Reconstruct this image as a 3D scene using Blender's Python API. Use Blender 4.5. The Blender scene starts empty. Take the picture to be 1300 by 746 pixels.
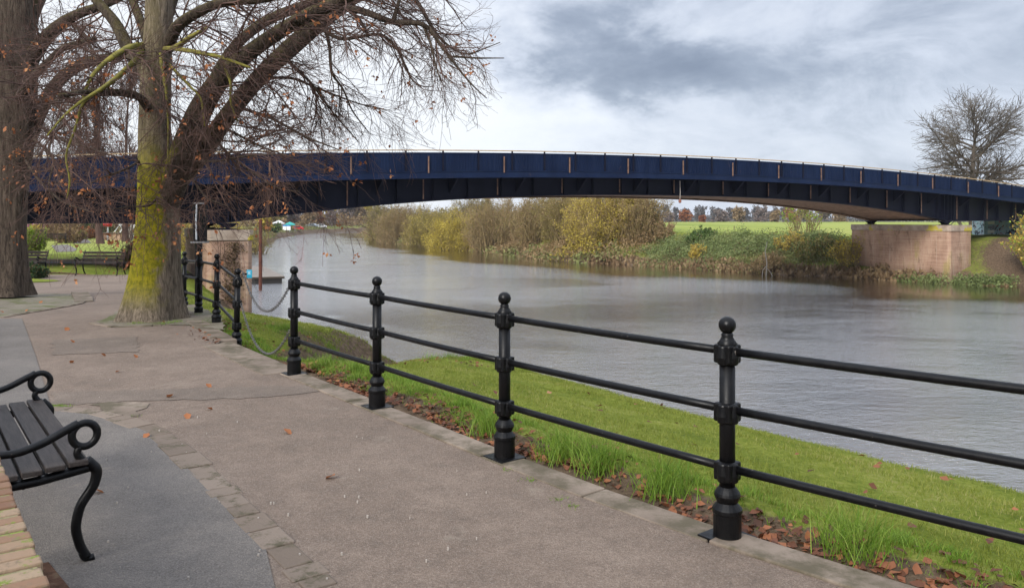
import bpy, bmesh, math, random
import numpy as np
from mathutils import Vector, Matrix
R = math.radians
rng = np.random.default_rng(7)
random.seed(7)
C = bpy.context.scene

# ------------------------------------------------------------------ camera, sky, sun
CAMZ = 1.62
cd = bpy.data.cameras.new('camera'); cam = bpy.data.objects.new('camera', cd); C.collection.objects.link(cam)
cam.location = (0, 0, CAMZ); cam.rotation_euler = (R(90), 0, 0)
cd.sensor_width = 36; cd.lens = 27.7; cd.shift_y = -96/1300
cd.clip_start = .05; cd.clip_end = 9000
C.camera = cam
C.view_settings.view_transform = 'Standard'; C.view_settings.look = 'None'
C.view_settings.exposure = 0.75; C.view_settings.gamma = 1
SUN_EL, SUN_AZ = 32, 212           # azimuth clockwise from +Y
w = bpy.data.worlds.new('World'); C.world = w; w.use_nodes = True
nt = w.node_tree; N = nt.nodes; L = nt.links; N.clear()
def wn(t, **k):
    n = N.new(t)
    for a, b in k.items(): setattr(n, a, b)
    return n
out = wn('ShaderNodeOutputWorld')
sky = wn('ShaderNodeTexSky', sky_type='NISHITA'); sky.sun_disc = False
sky.sun_elevation = R(SUN_EL); sky.sun_rotation = R(SUN_AZ)
bg1 = wn('ShaderNodeBackground'); bg1.inputs[1].default_value = .1; L.new(sky.outputs[0], bg1.inputs[0])
tc = wn('ShaderNodeTexCoord')
def vmath(op, a, b=None):
    n = wn('ShaderNodeVectorMath', operation=op)
    for i, v in enumerate((a, b)):
        if v is None: continue
        if hasattr(v, 'links'): L.new(v, n.inputs[i])
        else: n.inputs[i].default_value = v
    return n.outputs[1] if op == 'LENGTH' else n.outputs[0]
def maprange(v, a, b, c=0, d=1):
    n = wn('ShaderNodeMapRange', interpolation_type='SMOOTHSTEP'); L.new(v, n.inputs[0])
    for i, x in enumerate((a, b, c, d)): n.inputs[i+1].default_value = x
    return n.outputs[0]
def math2(op, a, b):
    n = wn('ShaderNodeMath', operation=op)
    for i, v in enumerate((a, b)):
        if hasattr(v, 'links'): L.new(v, n.inputs[i])
        else: n.inputs[i].default_value = v
    return n.outputs[0]
st = vmath('MULTIPLY', tc.outputs['Generated'], (1, 1, 1.9))
def noise(vec, scale, det=7, rough=.55, dist=0., off=(0, 0, 0)):
    n = wn('ShaderNodeTexNoise'); n.inputs['Scale'].default_value = scale; n.inputs['Detail'].default_value = det
    n.inputs['Roughness'].default_value = rough; n.inputs['Distortion'].default_value = dist
    L.new(vmath('ADD', vec, off), n.inputs['Vector']); return n.outputs[0]
n1 = noise(st, 2.6, 9, .6, .3, (3.1, .4, 1.2)); n2 = noise(st, 6.0, 10, .66, .6, (1, 5, 2))
def blob(px, py, r0, sc=(1, 1, 3)):     # soft cloud mass in one direction of the sky
    d = Vector(((px-650), 1000, (277-py))).normalized()
    warp = vmath('ADD', vmath('SUBTRACT', tc.outputs['Generated'], tuple(d)), vmath('MULTIPLY', vmath('SUBTRACT', nz.outputs['Color'], (.5, .5, .5)), (.42, .42, .16)))
    return maprange(vmath('LENGTH', vmath('MULTIPLY', warp, sc)), 0, r0, 1, 0)
nz = wn('ShaderNodeTexNoise'); nz.inputs['Scale'].default_value = 5; nz.inputs['Detail'].default_value = 9; nz.inputs['Roughness'].default_value = .62; L.new(st, nz.inputs['Vector'])
dark = math2('MULTIPLY', maprange(n1, .40, .72), .30)
dark = math2('ADD', dark, math2('MULTIPLY', blob(765, 85, .25), .72))
dark = math2('ADD', dark, math2('MULTIPLY', blob(960, 112, .27, (1, 1, 4)), .40))
dark = math2('ADD', dark, math2('MULTIPLY', blob(715, 25, .16), .25))
dark = math2('ADD', dark, math2('MULTIPLY', blob(1290, 40, .35), .12))
dark = math2('ADD', dark, math2('MULTIPLY', blob(600, 175, .10, (1, 1, 5)), .12))
dark = math2('ADD', dark, math2('MULTIPLY', math2('SUBTRACT', n2, .5), 1.05))
bright = math2('MULTIPLY', blob(430, 165, .5, (1, 1, 1.8)), 1.1)
bright = math2('ADD', bright, math2('MULTIPLY', blob(120, 90, .5, (1, 1, 1.5)), .75))
bright = math2('ADD', bright, math2('MULTIPLY', blob(870, 50, .14), .3))
tone = math2('SUBTRACT', bright, dark)
cr = wn('ShaderNodeValToRGB'); L.new(maprange(tone, -1.0, .9), cr.inputs[0])
els = cr.color_ramp.elements
els[0].position = 0; els[0].color = (.13, .158, .215, 1); els[1].position = 1; els[1].color = (.60, .62, .65, 1)
for p_, c_ in ((.25, (.225, .26, .325, 1)), (.5, (.395, .43, .50, 1)), (.75, (.51, .54, .595, 1))):
    e = els.new(p_); e.color = c_
bg2 = wn('ShaderNodeBackground'); bg2.inputs[1].default_value = 1.0; sepz = wn('ShaderNodeSeparateXYZ'); L.new(tc.outputs['Generated'], sepz.inputs[0])
L.new(maprange(sepz.outputs[2], .22, .85, 1.0, 2.5), bg2.inputs[1])      # an overcast sky is brightest overhead
L.new(cr.outputs[0], bg2.inputs[0])
mx = wn('ShaderNodeMixShader'); mx.inputs[0].default_value = .93
L.new(bg1.outputs[0], mx.inputs[1]); L.new(bg2.outputs[0], mx.inputs[2]); L.new(mx.outputs[0], out.inputs[0])
sd = bpy.data.lights.new('sun', 'SUN'); sd.energy = 2.3; sd.angle = R(24); sd.color = (1, .96, .9)
so = bpy.data.objects.new('sun', sd); C.collection.objects.link(so)
so.rotation_euler = (R(90-SUN_EL), 0, R(180-SUN_AZ) )
def _aim():
    a, e = R(SUN_AZ), R(SUN_EL)
    d = Vector((math.sin(a)*math.cos(e), math.cos(a)*math.cos(e), math.sin(e)))
    so.rotation_euler = d.to_track_quat('Z', 'Y').to_euler()
_aim()

# ------------------------------------------------------------------ helpers
def tag(o, label=None, cat=None, group=None, kind=None):
    if label: o['label'] = label
    if cat: o['category'] = cat
    if group: o['group'] = group
    if kind: o['kind'] = kind
    return o
def empty(name, loc=(0, 0, 0), rz=0, label=None, cat=None, group=None):
    o = bpy.data.objects.new(name, None); C.collection.objects.link(o); o.location = loc; o.rotation_euler = (0, 0, rz)
    o.empty_display_size = .1
    return tag(o, label, cat, group)
def children(o): return [c for c in bpy.data.objects if c.parent == o]
def copy_tree(o, parent=None):
    c = o.copy(); C.collection.objects.link(c)
    if parent: c.parent = parent
    for ch in children(o): copy_tree(ch, c)
    return c
class MB:
    def __init__(s): s.v = []; s.f = []; s.n = 0; s.smooth = False
    def raw(s, v, f):
        v = np.asarray(v, float).reshape(-1, 3); s.v.append(v)
        s.f += [tuple(int(i)+s.n for i in q) for q in f]; s.n += len(v); return s
    def box(s, x0, x1, y0, y1, z0, z1, M=None):
        v = [(x, y, z) for z in (z0, z1) for x, y in ((x0, y0), (x1, y0), (x1, y1), (x0, y1))]
        if M is not None: v = [tuple(M @ Vector(p)) for p in v]
        return s.raw(v, [(3, 2, 1, 0), (4, 5, 6, 7), (0, 1, 5, 4), (1, 2, 6, 5), (2, 3, 7, 6), (3, 0, 4, 7)])
    def tube(s, P, rad, sides=8, cap=True, flat=1.0, up=(0, 0, 1)):
        P = np.asarray(P, float); K = len(P); rad = np.broadcast_to(np.asarray(rad, float), (K,))
        T = np.gradient(P, axis=0); T /= np.linalg.norm(T, axis=1)[:, None]+1e-12
        ref = np.array(up, float)
        if abs(T.mean(0) @ ref) > .9*np.linalg.norm(T.mean(0)): ref = np.array((1., 0, 0))
        U = np.cross(T, ref); U /= np.linalg.norm(U, axis=1)[:, None]+1e-12; W = np.cross(U, T)
        a = np.arange(sides)/sides*2*np.pi
        V = P[:, None]+rad[:, None, None]*(np.cos(a)[None, :, None]*U[:, None]*flat+np.sin(a)[None, :, None]*W[:, None])
        F = [(k*sides+i, k*sides+(i+1) % sides, (k+1)*sides+(i+1) % sides, (k+1)*sides+i) for k in range(K-1) for i in range(sides)]
        if cap: F += [tuple(range(sides))[::-1], tuple((K-1)*sides+i for i in range(sides))]
        return s.raw(V.reshape(-1, 3), F)
    def lathe(s, prof, sides=20, c=(0, 0, 0)):
        a = np.arange(sides)/sides*2*np.pi; V = []
        for r, z in prof: V += [(c[0]+r*math.cos(t), c[1]+r*math.sin(t), c[2]+z) for t in a]
        K = len(prof)
        F = [(k*sides+i, k*sides+(i+1) % sides, (k+1)*sides+(i+1) % sides, (k+1)*sides+i) for k in range(K-1) for i in range(sides)]
        F += [tuple(range(sides))[::-1], tuple((K-1)*sides+i for i in range(sides))]
        return s.raw(V, F)
    def prism(s, poly, axis_from, axis_to):     # poly: list of 3-vectors, swept from offset a to offset b
        a = np.array(axis_from, float); b = np.array(axis_to, float); p = np.array(poly, float); n = len(p)
        F = [tuple(range(n))[::-1], tuple(range(n, 2*n))]+[(i, (i+1) % n, n+(i+1) % n, n+i) for i in range(n)]
        return s.raw(np.vstack((p+a, p+b)), F)
    def build(s, name, mat, parent=None, smooth=False, bevel=0, loc=None, rot=None):
        v = np.vstack(s.v); me = bpy.data.meshes.new(name)
        me.from_pydata(v.tolist(), [], s.f); me.validate(); me.update()
        if bevel or not smooth:
            pass
        bm = bmesh.new(); bm.from_mesh(me); bmesh.ops.recalc_face_normals(bm, faces=bm.faces); bm.to_mesh(me); bm.free()
        if smooth: me.polygons.foreach_set('use_smooth', [True]*len(me.polygons))
        me.materials.append(mat)
        o = bpy.data.objects.new(name, me); C.collection.objects.link(o)
        if parent: o.parent = parent
        if loc is not None: o.location = loc
        if rot is not None: o.rotation_euler = rot
        if bevel:
            m = o.modifiers.new('bevel', 'BEVEL'); m.width = bevel; m.segments = 2; m.limit_method = 'ANGLE'; m.angle_limit = R(35)
        return o
def npmesh(name, V, F, mat, parent=None, smooth=False, attrs=None):
    """fast mesh from numpy: V (n,3), F (m,k) same corner count"""
    V = np.ascontiguousarray(V, np.float32); F = np.ascontiguousarray(F, np.int32); m, k = F.shape
    me = bpy.data.meshes.new(name); me.vertices.add(len(V)); me.vertices.foreach_set('co', V.ravel())
    me.loops.add(m*k); me.loops.foreach_set('vertex_index', F.ravel())
    me.polygons.add(m); me.polygons.foreach_set('loop_start', np.arange(m, dtype=np.int32)*k)
    try: me.polygons.foreach_set('loop_total', np.full(m, k, np.int32))
    except Exception: pass
    if smooth: me.polygons.foreach_set('use_smooth', np.ones(m, bool))
    me.update(calc_edges=True)
    for a, val in (attrs or {}).items():
        at = me.attributes.new(a, 'FLOAT', 'POINT'); at.data.foreach_set('value', np.ascontiguousarray(val, np.float32))
    me.materials.append(mat)
    o = bpy.data.objects.new(name, me); C.collection.objects.link(o)
    if parent: o.parent = parent
    return o
def unit(a): return a/(np.linalg.norm(a, axis=-1, keepdims=True)+1e-12)

# ------------------------------------------------------------------ materials
def mat(name, col=(.5, .5, .5), rough=.8, metal=0, spec=.4, col2=None, nscale=8, bump=0, bscale=60, contrast=(.35, .65), coord='Object', extra=None):
    m = bpy.data.materials.new(name); m.use_nodes = True; t = m.node_tree; n = t.nodes; l = t.links
    b = n['Principled BSDF']; b.inputs['Base Color'].default_value = (*col, 1); b.inputs['Roughness'].default_value = rough
    b.inputs['Metallic'].default_value = metal; b.inputs['Specular IOR Level'].default_value = spec
    tcn = n.new('ShaderNodeTexCoord')
    if col2 is not None:
        nz = n.new('ShaderNodeTexNoise'); nz.inputs['Scale'].default_value = nscale; nz.inputs['Detail'].default_value = 8; nz.inputs['Roughness'].default_value = .6
        l.new(tcn.outputs[coord], nz.inputs['Vector'])
        mr = n.new('ShaderNodeMapRange'); mr.inputs[1].default_value = contrast[0]; mr.inputs[2].default_value = contrast[1]; l.new(nz.outputs[0], mr.inputs[0])
        mc = n.new('ShaderNodeMix'); mc.data_type = 'RGBA'; mc.inputs[6].default_value = (*col, 1); mc.inputs[7].default_value = (*col2, 1)
        l.new(mr.outputs[0], mc.inputs[0]); l.new(mc.outputs[2], b.inputs['Base Color'])
    if bump:
        nb = n.new('ShaderNodeTexNoise'); nb.inputs['Scale'].default_value = bscale; nb.inputs['Detail'].default_value = 6
        l.new(tcn.outputs[coord], nb.inputs['Vector'])
        bp = n.new('ShaderNodeBump'); bp.inputs['Strength'].default_value = bump; bp.inputs['Distance'].default_value = .02
        l.new(nb.outputs[0], bp.inputs['Height']); l.new(bp.outputs[0], b.inputs['Normal'])
    return m
class NG:   # small node graph helper
    def __init__(s, name):
        s.m = bpy.data.materials.new(name); s.m.use_nodes = True; s.t = s.m.node_tree; s.n = s.t.nodes; s.l = s.t.links
        s.b = s.n['Principled BSDF']; s.tc = s.n.new('ShaderNodeTexCoord'); s.geo = s.n.new('ShaderNodeNewGeometry')
    def put(s, sock, v):
        if hasattr(v, 'links'): s.l.new(v, sock)
        else: sock.default_value = v
    def noise(s, scale, det=6, rough=.6, vec=None, dist=0, stretch=None):
        x = s.n.new('ShaderNodeTexNoise'); x.inputs['Scale'].default_value = scale; x.inputs['Detail'].default_value = det
        x.inputs['Roughness'].default_value = rough; x.inputs['Distortion'].default_value = dist
        v = vec or s.tc.outputs['Object']
        if stretch: v = s.vec('MULTIPLY', v, stretch)
        s.l.new(v, x.inputs['Vector']); return x.outputs[0]
    def voro(s, scale, feature='F1', stretch=None):
        x = s.n.new('ShaderNodeTexVoronoi'); x.feature = feature; x.inputs['Scale'].default_value = scale
        v = s.tc.outputs['Object']
        if stretch: v = s.vec('MULTIPLY', v, stretch)
        s.l.new(v, x.inputs['Vector']); return x.outputs[0]
    def vec(s, op, a, b):
        x = s.n.new('ShaderNodeVectorMath'); x.operation = op; s.put(x.inputs[0], a); s.put(x.inputs[1], b)
        return x.outputs[1] if op in ('LENGTH', 'DOT_PRODUCT') else x.outputs[0]
    def math(s, op, a, b=0.):
        x = s.n.new('ShaderNodeMath'); x.operation = op; s.put(x.inputs[0], a); s.put(x.inputs[1], b); return x.outputs[0]
    def mr(s, v, a, b, c=0., d=1.):
        x = s.n.new('ShaderNodeMapRange'); x.interpolation_type = 'SMOOTHSTEP'; s.l.new(v, x.inputs[0])
        for i, q in enumerate((a, b, c, d)): x.inputs[i+1].default_value = q
        return x.outputs[0]
    def mix(s, f, a, b):
        x = s.n.new('ShaderNodeMix'); x.data_type = 'RGBA'; s.put(x.inputs[0], f)
        s.put(x.inputs[6], (*a, 1) if isinstance(a, tuple) else a); s.put(x.inputs[7], (*b, 1) if isinstance(b, tuple) else b); return x.outputs[2]
    def attr(s, name):
        x = s.n.new('ShaderNodeAttribute'); x.attribute_name = name; return x.outputs['Fac']
    def ramp(s, v, stops):
        x = s.n.new('ShaderNodeValToRGB'); s.l.new(v, x.inputs[0]); e = x.color_ramp.elements
        e[0].position, e[0].color = stops[0][0], (*stops[0][1], 1); e[1].position, e[1].color = stops[-1][0], (*stops[-1][1], 1)
        for p, c in stops[1:-1]: q = e.new(p); q.color = (*c, 1)
        return x.outputs[0]
    def bump(s, h, strength=.4, dist=.02):
        x = s.n.new('ShaderNodeBump'); x.inputs['Strength'].default_value = strength; x.inputs['Distance'].default_value = dist
        s.l.new(h, x.inputs['Height']); s.l.new(x.outputs[0], s.b.inputs['Normal'])
    def done(s, col, rough=.85, spec=.3):
        s.put(s.b.inputs['Base Color'], (*col, 1) if isinstance(col, tuple) else col); s.put(s.b.inputs['Roughness'], rough)
        s.b.inputs['Specular IOR Level'].default_value = spec; return s.m
M = {}
# painted iron: black gloss with chips and grime
def iron():
    g = NG('black_iron'); n = g.noise(35, 8, .7); chips = g.mr(g.noise(9, 8, .75), .655, .68)
    col = g.mix(g.mr(n, .4, .7), (.0025, .0025, .003), (.006, .0055, .0055)); col = g.mix(chips, col, (.16, .14, .12))
    g.bump(g.noise(120, 4), .10, .004); return g.done(col, g.mr(g.noise(20), .3, .7, .30, .50), .22)
M['iron'] = iron()
M['slat'] = (lambda g: (g.bump(g.noise(30, 6, .7, stretch=(1, 12, 12)), .5, .004), g.done(g.mix(g.mr(g.noise(12, 8, .7, stretch=(.6, 8, 8)), .3, .7), (.020, .015, .013), (.055, .044, .038)), .6, .35))[1])(NG('dark_timber'))
def bark(name, c1, c2, moss=0., mossdir=(-1, -.2, 0), scale=1.):
    g = NG(name); st = (22*scale, 22*scale, 2.6*scale)
    v = g.noise(1, 8, .78, stretch=st, dist=.9); fine = g.noise(60, 5, .6)
    col = g.mix(g.mr(v, .35, .65), c1, c2); col = g.mix(g.mr(fine, .55, .8), col, (.17, .15, .12))
    if moss:
        d = g.vec('DOT_PRODUCT', g.geo.outputs['Normal'], Vector(mossdir).normalized()[:])
        p = g.noise(2.2, 6, .65); q = g.math('ADD', g.math('MULTIPLY', d, .42), p)
        q = g.math('ADD', q, moss)
        z = g.n.new('ShaderNodeSeparateXYZ'); g.l.new(g.tc.outputs['Object'], z.inputs[0])
        fade = g.math('MULTIPLY', g.mr(z.outputs[2], .1, .7), g.mr(z.outputs[2], 2.1, 3.1, 1, .12))
        f = g.math('MULTIPLY', g.mr(q, .54, .72), fade)
        col = g.mix(f, col, g.mix(g.mr(g.noise(14, 6), .3, .7), (.17, .165, .012), (.38, .32, .02)))
    g.bump(g.math('ADD', v, g.math('ADD', g.math('MULTIPLY', fine, .3), g.math('MULTIPLY', g.noise(3.5, 5, .6, stretch=(1, 1, .5)), .9))), 1.0, .07); return g.done(col, .92, .15)
M['bark'] = bark('mossy_bark', (.085, .066, .047), (.34, .27, .20), .16, (-.75, -.6, 0))
M['bark_brown'] = bark('brown_bark', (.035, .025, .019), (.155, .118, .088), 0)
M['bark_limb_shaded'] = bark('shaded_limb_bark', (.030, .022, .017), (.13, .10, .072), -.06, (-.2, -.2, 1))  # darker copy of the trunk bark: backlit shade put into the limb colour
M['twig'] = mat('twig_bark', (.055, .032, .026), .85, col2=(.12, .065, .048), nscale=3)
M['twig_moss'] = mat('mossy_twig', (.11, .10, .02), .9, col2=(.22, .19, .03), nscale=9)
M['bark_far'] = mat('distant_bark', (.085, .068, .052), .9, col2=(.13, .105, .08), nscale=1.5)
def leafmat(name, stops, trans=.25, rough=.6, big=.35):
    g = NG(name)
    try: rnd = g.geo.outputs['Random Per Island']
    except Exception: rnd = g.noise(3)
    f = g.math('ADD', g.math('MULTIPLY', rnd, 1-big), g.math('MULTIPLY', g.mr(g.noise(.45, 4), .3, .7), big))
    g.done(g.ramp(f, stops), rough, .2)
    if trans:
        tr = g.n.new('ShaderNodeBsdfTranslucent'); ms = g.n.new('ShaderNodeMixShader'); ms.inputs[0].default_value = trans
        g.l.new(g.b.inputs['Base Color'].links[0].from_socket, tr.inputs[0]); o = g.n['Material Output']
        g.l.new(g.b.outputs[0], ms.inputs[1]); g.l.new(tr.outputs[0], ms.inputs[2]); g.l.new(ms.outputs[0], o.inputs[0])
    return g.m
M['deadleaf'] = leafmat('orange_dead_leaf', [(0, (.14, .05, .025)), (.5, (.34, .125, .05)), (1, (.50, .25, .11))])
M['litter'] = leafmat('leaf_litter', [(0, (.05, .025, .015)), (.45, (.15, .058, .03)), (.8, (.29, .115, .05)), (1, (.38, .23, .12))], .1)
M['blade'] = leafmat('grass_blade', [(0, (.085, .10, .015)), (.4, (.165, .205, .025)), (.72, (.26, .27, .055)), (1, (.40, .34, .17))], .3, .55)
M['tuft'] = leafmat('rank_grass', [(0, (.07, .13, .015)), (.5, (.16, .27, .03)), (.8, (.26, .34, .06)), (1, (.40, .34, .16))], .3, .55)

# ------------------------------------------------------------------ frame of the railing line
TX, TY = .6112, -.7915; NX, NY = .7915, .6112; FX, FY = -.05, 5.29
def bend(s): return .35*(np.clip(s, 0, 9)/3.45)**2          # the railing line bows slightly towards the river near us
def F2(s, n): n = n+float(bend(s)); return (FX+TX*s+NX*n, FY+TY*s+NY*n)
def F2w(s, n): return (FX+TX*s+NX*n, FY+TY*s+NY*n)
def toF(x, y): s = (x-FX)*TX+(y-FY)*TY; return (s, (x-FX)*NX+(y-FY)*NY-bend(s))
# ------------------------------------------------------------------ terrain
WATER = -3.35
RB = np.array([(220, -120), (90, 5), (60, 36), (46, 49), (38, 56.3), (32.5, 60.3), (28.3, 65.6), (24, 68.8), (18.8, 75), (12.6, 84), (4.6, 92), (-6, 124), (-23, 158), (-44, 230), (-47, 262), (-30, 300), (20, 330), (120, 350), (900, 400)], float)
LB = np.array([(90, -120), (22, -12), (14.6, -2.3), (5.5, 9.6), (.6, 15.9), (-3.7, 21.4), (-8.6, 28.0), (-11.0, 33.6), (-16.5, 47.5), (-23.5, 62), (-27, 75), (-37, 110), (-49, 160), (-57, 190), (-65, 240), (-66, 280), (-58, 310), (-20, 345), (60, 380), (900, 440)], float)
def pdist(X, Y, P):
    best = np.full(X.shape, 1e9)
    for (ax, ay), (bx, by) in zip(P[:-1], P[1:]):
        dx, dy = bx-ax, by-ay; t = np.clip(((X-ax)*dx+(Y-ay)*dy)/(dx*dx+dy*dy), 0, 1)
        best = np.minimum(best, np.hypot(X-ax-t*dx, Y-ay-t*dy))
    return best
POLY = np.vstack((RB, LB[::-1]))
def inside(X, Y, P=POLY):
    c = np.zeros(X.shape, bool); n = len(P); j = n-1
    for i in range(n):
        xi, yi = P[i]; xj, yj = P[j]
        with np.errstate(divide='ignore', invalid='ignore'):
            hit = ((yi > Y) != (yj > Y)) & (X < (xj-xi)*(Y-yi)/(yj-yi+1e-12)+xi)
        c ^= hit; j = i
    return c
def sstep(x, a, b):
    t = np.clip((x-a)/(b-a), 0, 1); return t*t*(3-2*t)
def base(Y): return -.45*sstep(Y, 12, 28)-.85*sstep(Y, 110, 190)
def wob(X, Y, f=.35, a=1.):
    return a*(np.sin(X*f*1.7+Y*f*.9+1.3)*.5+np.sin(X*f*-.8+Y*f*2.1+.4)*.3+np.sin(X*f*3.3+Y*f*2.7)*.2)
def terrain(X, Y, full=False):
    X = np.asarray(X, float); Y = np.asarray(Y, float)
    dl = pdist(X, Y, LB); dr = pdist(X, Y, RB); ins = inside(X, Y); near = dl < dr
    s, n = toF(X, Y)
    d = dl+wob(X, Y, 2.2, .16)*(dl < 4)
    zl = np.where(d < 2.4, -3.5+2.7*np.clip(d/2.4, 0, 1)**.75, -.8*np.clip((7-d)/4.6, 0, 1)**1.35)
    zl = zl+base(Y)*sstep(d, 0, 3)
    # diagonal slip cut through the bank at the chain gap
    ax, an = -4.9, .2; ux, un = -.72, .69
    tt = (s-ax)*ux+(n-an)*un; cc = (s-ax)*un-(n-an)*ux   # along / across
    cut = np.exp(-(cc/.85)**2)*sstep(tt, -.2, 1.3)*(.42+.10*np.clip(tt, 0, 6))*sstep(tt, 8.5, 6)
    zl = zl-cut
    zl = zl+(wob(X, Y, 2.4, .035)+wob(X, Y, 6.1, .012))*sstep(n, .25, 1.2)*sstep(Y, 30, 18)
    zl = zl+.07*np.exp(-((n-.55)/.25)**2)*(s > -4)*(Y < 18)
    # kept level under the paving
    zr = np.where(dr < 1.3, -3.5+.55*dr/1.3, np.where(dr < 9, -2.95+2.95*sstep(dr, .2, 9)**.9, 0))+wob(X, Y, .5, .22)*sstep(dr, 0, 4)*sstep(dr, 60, 9)
    zr = zr+sstep(dr, 380, 900)*9
    z = np.where(near, zl, zr)
    z = np.where(ins, -3.45-np.minimum(np.minimum(dl, dr)*.25, 1.4), np.maximum(z, -3.5+.05))
    if full: return z, dl, dr, near, ins, s, n, cut
    return z
def tz(x, y): return float(terrain(np.array([x]), np.array([y]))[0])
def lines(a, b, step, lo, hi, g):
    v = list(np.arange(a, b+1e-6, step)); q = v[-1]
    while q < hi: q += max(step, (q-b)*g+step); v.append(q)
    q = a; pre = []
    while q > lo: q -= max(step, (a-q)*g+step); pre.append(q)
    return np.array(pre[::-1]+v)
xs = lines(-13, 7.5, .13, -2600, 2600, .022); ys = lines(2.6, 21, .13, -60, 4200, .022)
GX, GY = np.meshgrid(xs, ys)
Z, dl, dr, near, ins, s_, n_, cut_ = terrain(GX, GY, True)
w1 = wob(GX, GY, 3.1, .12)
soil = np.zeros_like(Z)
soil = np.maximum(soil, (n_ > -.5)*sstep(n_, .62, .25)*(s_ > -16)*near*.95)           # worn edge along the railing
soil = np.maximum(soil, sstep(cut_, .12, .34)*near)
mound = np.exp(-(((s_+9.0)*.55)**2+((n_-3.9)*.9)**2)*.35)*(cut_ > .03)*near*2.0
soil = np.maximum(soil, np.clip(mound, 0, .9))
soil = np.maximum(soil, sstep(dl, 2.1, 1.0)*near)
soil = np.maximum(soil, sstep(dr, 2.2, .8)*(~near)); soil = np.maximum(soil, .48*sstep(dr, 9.5, 7.5)*(~near))
pm = np.exp(-(((GX-41)/4.2)**2+((GY-60.5)/4.0)**2)); soil = np.maximum(soil, np.clip(pm*1.6, 0, 1)*(~near))     # mud landing by the far pier
soil = np.maximum(soil, np.exp(-((GY-29.4-GX*-.02)/.5)**2)*(GX < -12)*(GX > -24)*.9)      # bare earth under the benches
soil = np.maximum(soil, np.exp(-((GY-39.0)/1.3)**2)*(GX < -12)*.95)                        # dry strip in the lee of the deck
nx_ = len(xs)
ii = np.arange(len(ys)-1)[:, None]*nx_+np.arange(nx_-1)[None]
FQ = np.stack((ii, ii+1, ii+nx_+1, ii+nx_), -1).reshape(-1, 4)
def ground_mat():
    g = NG('turf_and_soil'); so_ = g.attr('soil'); fld = g.attr('field')
    a = g.noise(1.3, 6, .65); b = g.noise(16, 6, .7); c = g.noise(80, 3, .7)
    gr = g.ramp(g.math('ADD', g.math('MULTIPLY', a, .5), g.math('MULTIPLY', b, .5)), [(.30, (.07, .095, .014)), (.45, (.13, .165, .02)), (.56, (.21, .235, .04)), (.68, (.31, .28, .11))])
    pat = g.noise(.035, 6, .6); pat = g.math('ADD', pat, g.math('MULTIPLY', g.math('SUBTRACT', b, .5), .15))
    far = g.ramp(pat, [(.35, (.17, .21, .04)), (.5, (.25, .29, .06)), (.65, (.33, .33, .10))])
    gr = g.mix(fld, gr, far)
    dirt = g.ramp(g.noise(9, 8, .7), [(.3, (.045, .03, .02)), (.5, (.12, .082, .052)), (.7, (.21, .15, .10))])
    m = g.math('ADD', so_, g.math('MULTIPLY', g.math('SUBTRACT', g.noise(7, 6, .7), .5), .9))
    col = g.mix(g.mr(m, .4, .62), gr, dirt)
    g.bump(g.math('ADD', b, g.math('MULTIPLY', c, .6)), .8, .05); return g.done(col, .95, .1)
M['ground'] = ground_mat()
soil = np.maximum(soil, .50*(near & (GY > 150))); fieldmask = np.where(near, (GY > 45)*1.0, sstep(dr, 7.5, 11))
ground = npmesh('ground', np.stack((GX, GY, Z), -1).reshape(-1, 3), FQ, M['ground'], smooth=True, attrs={'soil': soil.ravel(), 'field': fieldmask.ravel()})
tag(ground, kind='structure')

# ------------------------------------------------------------------ water
def water_mat():
    g = NG('river_water'); P = g.tc.outputs['Object']
    mp = g.n.new('ShaderNodeMapping'); mp.inputs['Rotation'].default_value = (0, 0, R(-25)); mp.inputs['Scale'].default_value = (1, 2.3, 1); g.l.new(P, mp.inputs[0])
    v = mp.outputs[0]
    h = g.math('ADD', g.math('MULTIPLY', g.noise(1.3, 3, .55, v, .5), .8), g.math('MULTIPLY', g.noise(4.3, 5, .72, v, .4), 1.0))
    patch = g.mr(g.noise(.05, 7, .66, stretch=(1, 1.8, 1), dist=.2), .38, .56, .30, 1)     # calm and ruffled water
    h = g.math('MULTIPLY', g.math('MULTIPLY', h, patch), g.attr('open'))
    x = g.n.new('ShaderNodeBump'); x.inputs['Strength'].default_value = 1; x.inputs['Distance'].default_value = .085
    g.l.new(h, x.inputs['Height']); g.l.new(x.outputs[0], g.b.inputs['Normal'])
    g.done(g.mix(g.noise(.08, 4), (.42, .40, .38), (.56, .545, .53)), .05, .5); g.b.inputs['IOR'].default_value = 1.4; g.b.inputs['Metallic'].default_value = 1.0
    return g.m
wx = lines(-30, 60, 1.2, -800, 1500, .06); wy = lines(0, 90, 1.2, -200, 700, .06); WX, WY = np.meshgrid(wx, wy)
wd_ = np.minimum(pdist(WX, WY, RB), 60); opn = .10+.90*sstep(wd_+wob(WX, WY, .12, 4)-9*sstep(WX, 20, 40), 6, 15)      # sheltered under the far willows
ii = np.arange(len(wy)-1)[:, None]*len(wx)+np.arange(len(wx)-1)[None]
tag(npmesh('river', np.stack((WX, WY, np.full_like(WX, WATER)), -1).reshape(-1, 3), np.stack((ii, ii+1, ii+len(wx)+1, ii+len(wx)), -1).reshape(-1, 4), water_mat(), attrs={'open': opn.ravel()}), kind='structure')

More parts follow.
